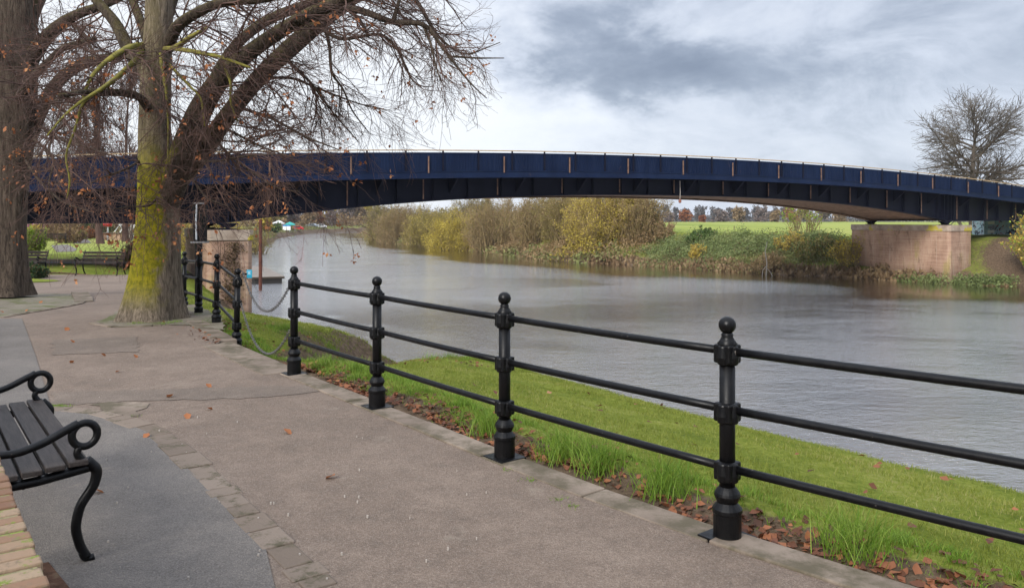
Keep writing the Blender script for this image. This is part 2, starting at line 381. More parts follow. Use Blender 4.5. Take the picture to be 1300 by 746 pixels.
# ------------------------------------------------------------------ paving
def drape(name, poly, m, dz, step=.5, jag=0.):
    """flat polygon cut into strips and laid on the ground's cross slope, real thickness below"""
    rj = random.Random(len(poly)); pp = []
    for (ax_, ay_), (bx2, by2) in zip(poly, list(poly[1:])+[poly[0]]):
        ln = math.hypot(bx2-ax_, by2-ay_); k_ = max(1, min(60, int(ln/.09))) if jag else 1
        for q_ in range(k_): pp.append((ax_+(bx2-ax_)*q_/k_+(rj.gauss(0, jag) if q_ else 0), ay_+(by2-ay_)*q_/k_+(rj.gauss(0, jag) if q_ else 0)))
    bm = bmesh.new(); vs = [bm.verts.new((x, y, 0)) for x, y in pp]; bm.faces.new(vs)
    bmesh.ops.triangulate(bm, faces=bm.faces[:])
    y0 = min(p[1] for p in poly); y1 = max(p[1] for p in poly); y = max(11.5, y0)
    while y < y1:
        y += step; bmesh.ops.bisect_plane(bm, geom=bm.verts[:]+bm.edges[:]+bm.faces[:], plane_co=(0, y, 0), plane_no=(0, 1, 0))
    for v in bm.verts: v.co.z = float(base(np.array(v.co.y)))+dz
    for f in bm.faces:
        if f.normal.z < 0: f.normal_flip()
    me = bpy.data.meshes.new(name); bm.to_mesh(me); bm.free(); me.materials.append(m)
    o = bpy.data.objects.new(name, me); C.collection.objects.link(o); return tag(o, kind='structure')
def G(px, py, z=0.):           # where a sight line meets the level z
    d = (CAMZ-z)/((py-277)/1000.); return ((px-650)/1000.*d, d)
def tarmac(name, ca, cb, cc, agg=.5, moss=0.):
    g = NG(name); a = g.noise(.75, 8, .7); b = g.noise(5.5, 8, .75); f = g.noise(120, 4, .8); f2 = g.noise(48, 5, .8); v = g.voro(150)
    col = g.ramp(g.math('ADD', g.math('MULTIPLY', a, .55), g.math('MULTIPLY', b, .45)), [(.36, ca), (.5, cb), (.62, cc)])
    col = g.mix(g.mr(f, .50, .66, 0, agg), col, (.40, .34, .28)); col = g.mix(g.mr(f, .5, .34, 0, agg), col, (.06, .05, .042))
    col = g.mix(g.mr(f2, .52, .70, 0, agg*.7), col, (.34, .285, .235)); col = g.mix(g.mr(f2, .48, .32, 0, agg*.8), col, (.085, .068, .055))
    col = g.mix(g.mr(g.noise(1.7, 9, .78, dist=.4), .58, .70, 0, .5), col, (.32, .27, .21))          # worn pale streaks
    col = g.mix(g.mr(g.noise(1.1, 9, .75, dist=.8), .60, .70, 0, .45), col, (.085, .07, .055))         # old damp stains
    col = g.mix(g.mr(g.voro(2.6, 'DISTANCE_TO_EDGE', (1, 1, .01)), .006, .0, 0, .35*(agg > .45)), col, (.05, .05, .03)) if False else col
    if moss: col = g.mix(g.math('MULTIPLY', g.mr(g.noise(1.6, 7, .7), .48, .62), moss), col, (.10, .11, .03))
    g.bump(g.math('ADD', g.math('ADD', f, f2), g.math('MULTIPLY', v, .8)), .8, .010); return g.done(col, g.mr(b, .3, .7, .72, .92), .3)
M['path'] = tarmac('pink_grit_tarmac', (.135, .098, .072), (.20, .145, .108), (.26, .195, .148))
M['path_grey'] = tarmac('grey_tarmac', (.10, .088, .077), (.155, .138, .123), (.205, .182, .160), .5)
M['patch'] = tarmac('old_repair', (.118, .090, .068), (.175, .133, .102), (.23, .178, .138), .5)
M['pit'] = tarmac('mossy_tree_pit', (.14, .12, .085), (.20, .17, .12), (.27, .24, .18), .4, .9)
M['stone'] = (lambda g: (g.bump(g.noise(25, 8, .7), .6, .01), g.done(g.mix(g.mr(g.noise(3, 8, .7), .4, .62), g.mix(g.mr(g.noise(1.2, 5), .35, .65), (.16, .123, .095), (.245, .195, .152)), (.10, .083, .055)), .9, .2))[1])(NG('worn_kerb_stone'))
M['sett'] = (lambda g: (g.bump(g.noise(30, 8, .75), .9, .012), g.done(g.mix(g.mr(g.noise(5, 9, .8), .50, .62), g.mix(g.geo.outputs['Random Per Island'], (.15, .115, .088), (.235, .185, .145)), (.10, .085, .055)), .9, .2))[1])(NG('worn_sett'))
# main path
path_poly = [F2(7, -.12), F2(5.2, -.12), F2(3.44, -.12), F2(2.6, -.12), F2(1.74, -.12), F2(.9, -.12), F2(-3.4, -.12), F2(-5.9, -.12), F2(-6.3, .10), (-5.2, 12.35), (-6.9, 15.4), (-9.3, 20), (-11.6, 25.6), (-12.3, 28.6), (-24, 29.2), (-34, 29.8), (-34, -8), (6, -8)]
drape('path', path_poly, M['path'], .012)
drape('path', [(-12.6, 35.8), (-13.4, 37.2), (-36, 38.0), (-36, 36.2)], M['path_grey'], .014).name = 'path'
# grass island left of the benches and the tree pit
M['turf'] = M['ground']
pit = [G(-160, 400), G(0, 403), G(60, 392), G(100, 383.5), G(107, 379), G(102, 368.5), G(96, 366), G(30, 364), G(-160, 364)]
drape('tree_pit', pit, M['pit'], .020, jag=.02)
pit2 = [G(118, 411), G(150, 416.5), G(205, 413), G(255, 415), G(285, 420), G(282, 405), G(250, 385), G(200, 383), G(160, 388), G(135, 405)]
drape('tree_pit', pit2, M['pit'], .020, jag=.02)
g1 = [G(-60, 356, -.3), G(30, 356, -.3), G(60, 354.5, -.3), G(78, 352.5, -.3), G(60, 350.5, -.3), G(33, 348.8, -.3), G(-60, 348, -.35)]
drape('lawn', g1, M['ground'], .030, jag=.04)
# grey resurfaced areas
grey = [G(-300, 405.5), G(28, 405.5), G(46, 455), G(64, 516), G(66, 521), (G(100, 524)), G(120, 528), G(150, 536), G(188, 551), G(221, 582), G(254, 612), G(290, 650), G(338, 702), (-1.0, 3.35), (-.95, 2.6), (-5, 2.2), (-14, 3)]
drape('grey_path', grey, M['path_grey'], .018)
drape('path_patch', [G(66, 500), G(330, 492), G(420, 491), G(425, 497), G(330, 506), G(150, 512), G(66, 516)], M['patch'], .016, jag=.022)
drape('path_patch', [G(68, 433), G(175, 428), G(176, 448), G(66, 452)], M['patch'], .0165, jag=.022)
drape('garden_path', [G(65, 311, -.42), G(86, 310, -.42), G(98, 316, -.42), G(94, 319, -.42), G(72, 319.5, -.42)], M['path_grey'], .02)
drape('garden_path', [G(94, 309, -.42), G(116, 308, -.42), G(112, 304, -.42), G(101, 303, -.42)], M['path_grey'], .02)
drape('path_patch', [G(112, 516), G(150, 513), G(190, 514), G(186, 520), G(172, 524), G(176, 531), G(150, 527), G(128, 522)], M['stone'], .0175, jag=.03)
# stone setts bordering the grey paving, and the kerb under the railing
def blocks(name, pts, width, lens, z0=-.05, z1=.026, seed=1, jit=.006, m=None):
    rs = random.Random(seed); mbk = MB(); P = np.array(pts); seg = np.hypot(*np.diff(P, axis=0).T); cum = np.r_[0, np.cumsum(seg)]; q = 0
    while q < cum[-1]:
        ln = rs.uniform(*lens); a = q+.006; b = min(q+ln, cum[-1])-.006; q += ln
        if b-a < .04: break
        c = [np.array([np.interp(t, cum, P[:, k]) for k in (0, 1)]) for t in (a, b)]
        d = unit(c[1]-c[0]); nn = np.array((-d[1], d[0])); w2 = width/2+rs.uniform(-jit, jit)
        zz = z1+rs.uniform(-.004, .004)
        if c[0][1] > 12: zz += float(base(c[0][1]))
        quad = [c[0]-nn*w2, c[1]-nn*w2, c[1]+nn*w2, c[0]+nn*w2]
        mbk.raw([(*p, z0) for p in quad]+[(*p, zz+rs.uniform(-.002, .002)) for p in quad], [(3, 2, 1, 0), (4, 5, 6, 7), (0, 1, 5, 4), (1, 2, 6, 5), (2, 3, 7, 6), (3, 0, 4, 7)])
    return tag(mbk.build(name, m or M['stone'], bevel=.008), kind='structure')
arc = [G(x, y) for x, y in ((60, 520), (90, 522), (120, 525), (150, 533), (180, 543), (205, 556), (236, 582), (268, 611), (308, 651), (360, 702), (410, 750))]
blocks('sett_border', arc, .17, (.14, .36), seed=3, z1=.020, jit=.016, m=M['sett'])
blocks('kerb', [F2(6.8, -.02), F2(5.2, -.02), F2(4.3, -.02), F2(3.44, -.02), F2(2.6, -.02), F2(1.74, -.02), F2(.9, -.02), F2(0, -.02), F2(-3.7, -.02)], .21, (.7, 1.1), z1=.022, seed=5)
blocks('kerb', [F2(-3.72, -.08), F2(-6.1, -.02)], .40, (.8, 1.2), z1=.02, seed=6)
blocks('kerb', [(-3.75, 10.35), (-4.7, 11.9), (-5.55, 13.3), (-6.5, 15.1), (-8.3, 18)], .28, (.7, 1.0), z0=-.2, z1=.02, seed=7)
blocks('kerb', [G(x, y) for x, y in ((0, 404), (60, 393), (100, 384.3), (106, 380))], .10, (.3, .5), seed=8)
blocks('kerb', [G(x, y) for x, y in ((106.5, 380), (106, 374), (101, 367.5))], .34, (.8, 1.1), seed=9, z1=.03)
blocks('kerb', [G(x, y) for x, y in ((118, 411), (150, 417), (205, 414))], .12, (.5, .9), seed=10)

# ------------------------------------------------------------------ railings
def post(parent, x, y, lean=0., turn=None):
    z = tz(x, y) if y > 9 else 0.
    z = max(z, float(base(y)))-.01 if y < 9 else z-.01
    p = MB().lathe([(.039, .26), (.039, .93)], 20).build('post', M['iron'], parent, smooth=False)
    me = p.data; me.polygons.foreach_set('use_smooth', [len(q.vertices) == 4 for q in me.polygons])
    p.location = (x, y, z); p.rotation_euler = (0, lean, math.atan2(TY, TX))
    def sub(name, mbx, bev=.003, sm=False):
        o = mbx.build(name, M['iron'], p, smooth=False, bevel=bev)
        if sm: o.data.polygons.foreach_set('use_smooth', [True]*len(o.data.polygons))
        return o
    b = MB(); b.lathe([(.070, .0), (.070, .15), (.074, .155), (.074, .175), (.066, .185), (.050, .205), (.060, .225), (.066, .240), (.062, .255), (.048, .275), (.040, .285)], 24)
    sub('base', b, .002)
    sub('base_plate', MB().box(-.105, .105, -.105, .105, -.02, .036), .004)
    for h in (.366, .66, .953):
        c = MB(); c.box(-.05, .05, -.05, .05, h-.05, h+.045)
        for sgn in (-1, 1):
            for ax in (0, 1):
                c.lathe([(.030, h-.058), (.037, h-.02), (.030, h+.04)], 10, (sgn*.03 if ax == 0 else 0, sgn*.03 if ax else 0, 0))
        sub('collar', c, .010)
    sub('finial', MB().lathe([(.047, .985), (.050, 1.0), (.036, 1.02), (.028, 1.035), (.031, 1.045), (.026, 1.052), (.022, 1.06)]+[(.0435*math.sin(t), 1.093-.0435*math.cos(t)) for t in np.linspace(.55, math.pi-.02, 12)], 24), 0, True)
    return p
def rail(parent, a, b, h, name='rail'):
    a = np.array(a); b = np.array(b); k = 6; P = np.linspace(a, b, k); P[:, 2] += h-.004*np.sin(np.linspace(0, math.pi, k))
    m = MB(); m.tube(P, .021, 14); return m.build(name, M['iron'], parent, smooth=True)
def railing(pts, leans, label):
    root = empty('iron_railing', (0, 0, 0), label=label, cat='railing')
    for (x, y), ln in zip(pts, leans): post(root, x, y, ln)
    for (a, b), (la, lb) in zip(zip(pts[:-1], pts[1:]), zip(leans[:-1], leans[1:])):
        za = 0 if a[1] < 9 else tz(*a); zb = 0 if b[1] < 9 else tz(*b)
        for h in (.366, .66, .953):
            rail(root, (a[0]+math.sin(la)*h, a[1], za), (b[0]+math.sin(lb)*h, b[1], zb), h)
    return root
PR = [F2(s, 0) for s in (6.6, 5.0, 3.44, 1.74, 0, -1.8, -3.6)]
railing(PR, [0]*7, 'black iron railing with ball topped posts on the near side of the chained gap')
PL = [(-3.71, 10.6), (-4.56, 12.15), (-5.37, 13.5), (-6.2, 14.9), (-7.1, 16.5), (-7.95, 18.1), (-8.8, 19.7)]
railing(PL, [R(3.2), R(2.2), R(1.8), R(1.2), 0, R(1), 0], 'black iron railing of leaning posts running behind the mossy tree')
M['chain'] = mat('galvanised_chain', (.11, .105, .10), .45, .8, col2=(.22, .21, .20), nscale=40)
def chain(a, b, sag, label):
    a = np.array(a); b = np.array(b); t = np.linspace(0, 1, 400); P = a+(b-a)*t[:, None]; P[:, 2] -= sag*4*t*(1-t)
    seg = np.linalg.norm(np.diff(P, axis=0), axis=1); cum = np.r_[0, np.cumsum(seg)]; m = MB(); q = 0; i = 0; pitch = .044
    while q+pitch < cum[-1]:
        c = np.array([np.interp(q+pitch/2, cum, P[:, k]) for k in range(3)]); c2 = np.array([np.interp(q+pitch/2+.005, cum, P[:, k]) for k in range(3)])
        T = unit(c2-c); S = unit(np.cross(T, (0, 0, 1))); W = np.cross(S, T); A = unit(S+W) if i % 2 else unit(S-W)
        th = np.linspace(0, 2*np.pi, 13)[:-1]; ring = [c+T*math.cos(x)*.028+A*math.sin(x)*.014 for x in th]; ring.append(ring[0]); 
        m.tube(ring, .0042, 6, cap=False); q += pitch; i += 1
    return tag(m.build('chain', M['chain'], smooth=True), label, 'chain', 'chains across the gap in the railing')
pa = F2(-3.6, 0); pb = PL[0]
chain((pa[0]-.05, pa[1]+.02, .93), (pb[0]+.09, pb[1]-.03, .93), .40, 'upper grey steel chain hung across the gap between railing posts')
chain((pa[0]-.05, pa[1]+.02, .46), (pb[0]+.07, pb[1]-.03, .50), .44, 'lower grey steel chain hung across the gap close above the grass')
sg = empty('notice_plate', (pb[0]+.17, pb[1]+.02, .87), R(-10), 'small turquoise notice plate fixed beside the post where the chains start', 'sign')
MB().box(-.038, .038, -.004, .004, -.055, .055).build('plate', mat('turquoise_sign', (.01, .28, .42), .4), sg, bevel=.002)
MB().box(-.11, -.03, -.008, -.0045, -.01, .01).build('bracket', M['iron'], sg)
m = MB()
for i, wd in enumerate((.05, .03, .045)): m.box(-wd/2, wd/2, -.0066, -.0045, .028-i*.016, .033-i*.016)
m.build('lettering', mat('sign_white', (.6, .65, .68), .5), sg)

# ------------------------------------------------------------------ benches
def make_bench():
    root = empty('bench', (0, 0, 0))
    for sx in (-1, 1):
        x = sx*.75; m = MB()
        def run(pts, r0, r1=None, n=22):
            pts = np.array(pts); t = np.linspace(0, len(pts)-1, n); k = np.arange(len(pts)); P = np.stack([np.interp(t, k, pts[:, 0]), np.interp(t, k, pts[:, 1])], 1)
            for _ in range(2): P[1:-1] = (P[:-2]+P[1:-1]*2+P[2:])/4
            m.tube([(x, a, b) for a, b in P], np.linspace(r0, r1 or r0, n), 8, flat=.95, up=(1, 0, 0))
        run([(.255, .02), (.225, .08), (.205, .17), (.225, .27), (.285, .35), (.30, .42), (.25, .475)], .021, .027, 30)
        run([(.285, .016), (.265, .012), (.245, .02), (.235, .05)], .019, .019, 10)
        run([(.26, .44), (.05, .415), (-.20, .41)], .024)
        run([(-.19, .42), (-.20, .28), (-.26, .12), (-.36, .015)], .026, .02)
        run([(-.19, .40), (-.22, .55), (-.28, .72), (-.36, .88)], .024, .018)
        run([(-.235, .60), (-.14, .562), (-.02, .556), (.08, .585), (.16, .625), (.22, .652)], .018, .022, 30)
        c = (.245, .596); th = np.linspace(0, 2*np.pi, 29)
        m.tube([(x, c[0]+.053*math.cos(a), c[1]+.055*math.sin(a)) for a in th], .016, 8, cap=False, up=(1, 0, 0), flat=1.1)
        run([(.225, .545), (.21, .515), (.235, .475), (.28, .43)], .017, .02, 14)
        m.build('end_frame', M['iron'], root, smooth=True)
    for i in range(5):
        y = .215-i*.093; z = .474-.006*i
        MB().box(-.79, .79, y-.041, y+.041, z-.012, z+.014).build('seat_slat', M['slat'], root, bevel=.005)
    for i in range(3):
        z = .57+i*.115; y = -.215-i*.046; Mx = Matrix.Translation((0, y, z)) @ Matrix.Rotation(R(-22), 4, 'X')
        m = MB(); m.box(-.79, .79, -.013, .013, -.043, .043, Mx); m.build('back_slat', M['slat'], root, bevel=.005)
    m = MB(); m.tube([(-.75, .0, .40), (.75, 0, .40)], .012, 8); m.tube([(-.75, .2, .425), (.75, .2, .425)], .014, 8); m.build('tie_rod', M['iron'], root)
    return root
b0 = make_bench()
bx, by = -1.95-.31*NX, 3.73-.31*NY; cx, cy = bx-TX*.75, by-TY*.75
b0.location = (cx, cy, .012); b0.rotation_euler = (0, 0, math.atan2(NY, NX)-R(90))
tag(b0, 'nearest bench, black iron scroll arms and dark wooden slats, on grey tarmac', 'bench')
for (x, y, rz, lab, dz) in ((-14.9, 28.5, R(178), 'black slatted bench facing the path just left of the mossy trunk', .0),
                        (-17.95, 28.9, R(176), 'black slatted bench half hidden behind the dark shrub beside the left trunk', .0),
                        (-38.0, 60.5, R(118), 'small distant park bench standing left of the black litter bin', 0.),
                        (-37.1, 64.0, R(205), 'small distant park bench standing right of the black litter bin', 0.)):
    c = copy_tree(b0); c.location = (x, y, tz(x, y)+.01 if y > 28.8 else float(base(y))+.012); c.rotation_euler = (0, 0, rz); tag(c, lab, 'bench')

# ------------------------------------------------------------------ low brick wall at the photographer's side
def brick_mat():
    g = NG('weathered_brick'); r = g.geo.outputs['Random Per Island']
    col = g.ramp(r, [(0, (.15, .08, .05)), (.5, (.22, .135, .085)), (1, (.28, .21, .14))]); col = g.mix(g.mr(g.noise(30, 8, .7), .5, .7), col, (.16, .12, .08)); col = g.mix(g.mr(g.noise(13, 8, .75), .55, .62), col, (.14, .18, .03))
    g.bump(g.noise(60, 6), .6, .006); return g.done(col, .9, .2)
wall = empty('brick_wall', (0, 0, 0), label='low brick wall with moss in its joints beside the nearest bench', cat='wall')
m = MB(); m2 = MB(); rs = random.Random(4)
angw = math.atan2(TY, TX); Mw = Matrix.Translation((FX, FY, 0)) @ Matrix.Rotation(angw, 4, 'Z')     # x = s, y = n
s = .30
while s < 4.6:
    for n0, n1 in ((-3.12, -2.9), (-3.35, -3.13)):
        j = rs.uniform(-.004, .004); m.box(s+.006, s+.066, n0+.004, n1-.004+j, .60, .71+rs.uniform(-.004, .004), Mw)
    s += .076
for c in range(8):
    z0 = -.02+c*.076; s = .30-(.11 if c % 2 else 0)
    while s < 4.5:
        m.box(max(s, .30)+.004, s+.212, -3.34, -2.905+rs.uniform(-.003, .003), z0+.006, z0+.07, Mw); s += .224
m.build('brickwork', brick_mat(), wall, bevel=.006)
m2.box(.306, 4.55, -3.335, -2.915, -.03, .7035, Mw)
m2.build('mortar', mat('mossy_mortar', (.16, .21, .03), .95, col2=(.24, .21, .12), nscale=9, bump=.8, bscale=70), wall)
drape('soil_bed', [F2w(.3, -2.9), F2w(-.1, -3.2), F2w(.0, -2.66), F2w(.4, -2.62), F2w(2.4, -2.66), F2w(3, -2.9)], (lambda g: (g.bump(g.noise(40, 6, .7), .9, .03), g.done(g.ramp(g.noise(11, 7, .7), [(.3, (.05, .03, .02)), (.55, (.14, .075, .05)), (.7, (.2, .14, .09))]), .95, .1))[1])(NG('bed_soil')), .024)

# ------------------------------------------------------------------ bridge
BA = (-13.1, 34.9); BANG = math.atan2(.475, .88)
def BW(t, v): return (BA[0]+math.cos(BANG)*t-math.sin(BANG)*v, BA[1]+math.sin(BANG)*t+math.cos(BANG)*v)
def zr_(t):
    a = np.abs(np.asarray(t, float)-29.); return 5.40-np.where(a < 36, .00100*a*a, 1.296+.072*(a-36))
def zf_(t): return zr_(t)-1.42           # underside of the fascia
def zg_(t):                               # underside of the haunched girder
    t = np.asarray(t, float); a = np.clip(np.abs(t-27.3)/26.7, 0, 1); return np.minimum(3.02-1.62*a**2.4, zf_(t)-.35)
def paint(name, c1, c2, rust=.12):
    g = NG(name); r = g.mr(g.noise(1.7, 9, .75, stretch=(1, 1, .35)), .62, .70, 0, rust*5)
    col = g.mix(g.mr(g.noise(1.1, 6, .6, stretch=(1, 1, .3)), .3, .7), c1, c2); col = g.mix(r, col, (.10, .06, .05))
    g.bump(g.noise(6, 4), .15, .02); return g.done(col, .6, .14)
M['blue'] = paint('blue_bridge_paint', (.0035, .010, .034), (.008, .018, .052))
M['navy'] = paint('navy_girder_paint', (.003, .004, .012), (.006, .007, .018), .05)
M['primer'] = mat('brown_soffit', (.13, .075, .045), .9, col2=(.26, .16, .10), nscale=2.5, bump=.3, bscale=20)
M['tanrail'] = mat('weathered_handrail', (.36, .24, .13), .7, col2=(.48, .36, .22), nscale=6)
M['rustpipe'] = mat('rust_stained_pipe', (.07, .04, .03), .85, col2=(.19, .11, .075), nscale=5)
br = empty('road_bridge', (*BA, 0), BANG, 'long blue steel girder road bridge arching over the river', 'bridge')
TS = np.arange(-26, 82.01, 1.0)
def strip(m, ts, v0, v1, za, zb):         # swept bar along the bridge between heights za(t), zb(t)
    ts = np.asarray(ts, float); A = za(ts); B = zb(ts); V = []
    for t, a, b in zip(ts, A, B): V += [(t, v0, a), (t, v1, a), (t, v1, b), (t, v0, b)]
    F = [(k*4+i, k*4+(i+1) % 4, k*4+4+(i+1) % 4, k*4+4+i) for k in range(len(ts)-1) for i in range(4)]
    n = len(ts)-1; F += [(3, 2, 1, 0), (n*4, n*4+1, n*4+2, n*4+3)]; m.raw(V, F)
def side(v, sgn, full=True):
    # sgn +1: outer face looks to -v
    m = MB(); strip(m, TS, v, v+sgn*.10, zf_, lambda t: zf_(t)+.36); strip(m, TS, v-sgn*.05, v, zf_, lambda t: zf_(t)+.045)
    strip(m, TS, v-sgn*.035, v, lambda t: zf_(t)+.33, lambda t: zf_(t)+.375)
    m.build('fascia', M['blue'], br)
    m = MB(); strip(m, TS, v+sgn*.05, v+sgn*.065, lambda t: zf_(t)+.362, lambda t: zr_(t)-.16)
    strip(m, TS, v+sgn*.02, v+sgn*.11, lambda t: zr_(t)-.158, lambda t: zr_(t)-.105)
    if full:
        for t in np.arange(-25.9, 82, .16):
            z0, z1 = float(zf_(t))+.365, float(zr_(t))-.16; m.box(t-.012, t+.012, v+sgn*.02, v+sgn*.049, z0, z1)
    m.build('parapet_panel', M['blue'], br)
    m = MB(); strip(m, TS, v+sgn*.01, v+sgn*.07, lambda t: zr_(t)-.022, lambda t: zr_(t)+.03); m.build('handrail', M['tanrail'], br)
    k0 = MB().box(-.035, .035, -.035, .035, -1.06, -.024)
    for i, t in enumerate(np.arange(-25.1, 82, 2.0)):
        if i == 0: p = k0.build('parapet_post', M['navy'], br); proto = p
        else: p = proto.copy(); C.collection.objects.link(p); p.parent = br
        p.location = (t, v+sgn*.0, float(zr_(t)))
side(0., 1); side(9.0, -1, False)
for v, nm in ((1.2, 'near'), (7.8, 'far')):
    m = MB(); ts = np.arange(-26, 82.01, .5)
    strip(m, ts, v-.012, v+.012, lambda t: zg_(t)+.04, lambda t: zf_(t)+.1)
    strip(m, ts, v-.26, v+.26, zg_, lambda t: zg_(t)+.04)
    strip(m, ts, v-.2, v+.2, lambda t: zf_(t)+.1, lambda t: zf_(t)+.13)
    for t in np.arange(-25.2, 82, 2.0):
        wd = .012
        m.box(t-wd, t+wd, v-.22, v+.22, float(max(zg_(t-.02), zg_(t+.02)))+.042, float(zf_(t))+.099)
    for tb in (.66, 54.0):
        for dx in (-.45, 0, .45): m.box(tb+dx-.03, tb+dx+.03, v-.25, v+.25, float(zg_(tb))+.05, float(zf_(tb))+.098)
    m.build('girder', M['navy'] if nm == 'near' else M['primer'], br)
m = MB(); strip(m, TS, .11, 8.89, lambda t: zf_(t)+.131, lambda t: zf_(t)+.335)
for t in np.arange(-24.2, 82, 2.0): m.box(t-.08, t+.08, 1.23, 7.77, float(zf_(t))-.28 if abs(t-27.3) > 1 else float(zf_(t))-.28, float(zf_(t))+.129)
strip(m, np.arange(-4, 59, 1.), 1.47, 7.53, lambda t: zg_(t)+.10, lambda t: zg_(t)+.16)
m.build('deck', M['primer'], br)
bp = None
for t in np.arange(-24.2, 82, 4.0):      # cantilever brackets under the footway
    if bp is None:
        mm = MB(); mm.prism([(0, .14, .128), (0, 1.17, .128), (0, 1.17, -.75), (0, .95, -.60), (0, .14, .03)], (-.05, 0, 0), (.05, 0, 0)); bp = mm.build('bracket', M['navy'], br); p = bp
    else: p = bp.copy(); C.collection.objects.link(p); p.parent = br
    p.location = (t, 0, float(zf_(t)))
for t in list(np.arange(-21.6, 0, 4.0))+[2.3, 6.1, 10.1, 14.4, 18.5, 22.5, 26.6, 30.6, 34.6, 38.6, 42.6, 46.6, 50.6, 55, 59, 63, 67, 71]:
    m = MB(); z = float(zf_(t)); m.tube([(t, -.04, z+.27), (t, -.04, z+1.12)], .042, 8); 
    m.build('rust_streaked_strut', M['rustpipe'], br)
    zg = float(zg_(t))+.05
    m = MB(); m.tube([(t+.1, .93, z-.02), (t+.1, .93, zg+.1)], .034, 8); m.build('drain_pipe', M['rustpipe'], br)
for tb in (.66, 54.0):
    for v in (1.2, 7.8):
        m = MB(); z = 1.40; m.box(tb-.42, tb+.42, v-.3, v+.3, z-.07, z-.003); m.prism([(tb-.36, v, z-.071), (tb+.36, v, z-.071), (tb+.16, v, z-.2), (tb-.16, v, z-.2)], (0, -.25, 0), (0, .25, 0))
        m.tube([(tb, v-.3, z-.2), (tb, v+.3, z-.2)], .06, 10); m.box(tb-.34, tb+.34, v-.3, v+.3, z-.31, z-.262)
        m.build('bearing', M['navy'], br)
def pier_mat():
    g = NG('red_brown_concrete'); z = g.n.new('ShaderNodeSeparateXYZ'); g.l.new(g.tc.outputs['Object'], z.inputs[0])
    a = g.noise(.9, 8, .7, stretch=(1, 1, .5)); st = g.noise(3, 7, .7, stretch=(1.5, 1.5, .12)); boards = g.noise(1, 3, .5, stretch=(.4, .4, 14))
    col = g.ramp(g.math('ADD', g.math('MULTIPLY', a, .6), g.math('MULTIPLY', boards, .4)), [(.32, (.22, .125, .09)), (.5, (.34, .22, .155)), (.68, (.45, .32, .235))])
    col = g.mix(g.mr(st, .58, .72, 0, .7), col, (.11, .085, .05)); col = g.mix(g.mr(g.noise(7, 8, .8), .72, .76, 0, .7), col, (.48, .42, .36))
    low = g.mr(z.outputs[2], -3.3, -1.9, .6, 0); col = g.mix(low, col, (.10, .075, .05)); col = g.mix(g.mr(g.noise(1.3, 9, .8, stretch=(1, 1, .35)), .52, .64, 0, .75), col, (.15, .10, .07)); col = g.mix(g.mr(g.noise(2.4, 6, .7, stretch=(3, 3, .1)), .56, .66, 0, .5), col, (.45, .38, .31))
    col = g.mix(g.mr(g.noise(.6, 5, .6, stretch=(1, 1, .5)), .54, .66, 0, .6), col, (.27, .22, .07))
    g.bump(g.math('ADD', boards, g.noise(30, 5)), .5, .03); return g.done(col, .92, .15)
M['pier'] = pier_mat()
def cap_mat():
    g = NG('lichened_cap_concrete'); a = g.noise(1.2, 8, .7); col = g.ramp(a, [(.35, (.22, .165, .125)), (.55, (.36, .29, .23)), (.7, (.44, .38, .31))])
    col = g.mix(g.mr(g.noise(.9, 5, .6), .56, .64), col, (.38, .31, .05)); g.bump(g.noise(25, 6), .4, .02); return g.done(col, .9, .15)
M['cap'] = cap_mat()
for t0, t1, lab in ((-.35, 1.6, 'brown concrete bridge pier with dark weed stain behind the leaning railing'), (53.1, 56.0, 'long red brown concrete bridge pier on the far river bank')):
    pr = empty('bridge_pier', (*BW(t0, 0), 0), BANG, lab, 'bridge pier'); wd = t1-t0; ln = 8.9; v0 = .25
    def plan(e): # long body with slightly cut corners
        c = .18; return [(-e+c, v0-e), (wd+e-c, v0-e), (wd+e, v0-e+c), (wd+e, v0+ln+e-c), (wd+e-c, v0+ln+e), (-e+c, v0+ln+e), (-e, v0+ln+e-c), (-e, v0-e+c)]
    m = MB(); m.prism([(x, y, 0) for x, y in plan(0)], (0, 0, -6), (0, 0, .62)); m.build('shaft', M['pier'], pr, bevel=.03)
    m = MB(); m.prism([(x, y, 0) for x, y in plan(.06)], (0, 0, .623), (0, 0, 1.085)); m.build('cap', M['cap'], pr, bevel=.02)
    m = MB(); m.prism([(x, y, 0) for x, y in plan(.10)], (0, 0, -3.6), (0, 0, -2.75)); m.build('plinth', M['pier'], pr, bevel=.03)
    if t0 < 10:
        m = MB(); rr = np.random.default_rng(3); n = 1500
        x = rr.normal(1.02, .26, n); z = rr.uniform(-2.2, .55, n); x = x+.12*np.sin(z*5)
        k = np.clip(x, .3, 1.7); P = np.stack((k, np.full(n, v0-.012-rr.uniform(0, .09, n)), z), 1)
        q = rr.uniform(.02, .05, n)[:, None]; a = unit(rr.normal(size=(n, 3))); b = unit(np.cross(a, rr.normal(size=(n, 3))))
        V = np.stack((P-a*q, P+b*q*.7, P+a*q, P-b*q*.7), 1).reshape(-1, 3)
        npmesh('dried_weed', V, np.arange(n*4).reshape(n, 4), leafmat('dry_creeper', [(0, (.03, .022, .012)), (.6, (.10, .065, .03)), (1, (.2, .15, .05))], .1), pr)
for t, nm in ((-29, 'left'), (84, 'right')):
    ab = empty('bridge_abutment', (*BW(t, 0), 0), BANG, 'concrete abutment where the '+nm+' end of the bridge meets the land', 'abutment')
    MB().box(-3.2, 3.2, -.4, 9.6, -1.5, float(zf_(t+3 if t < 0 else t-3))-.4).build('wall', M['pier'], ab)
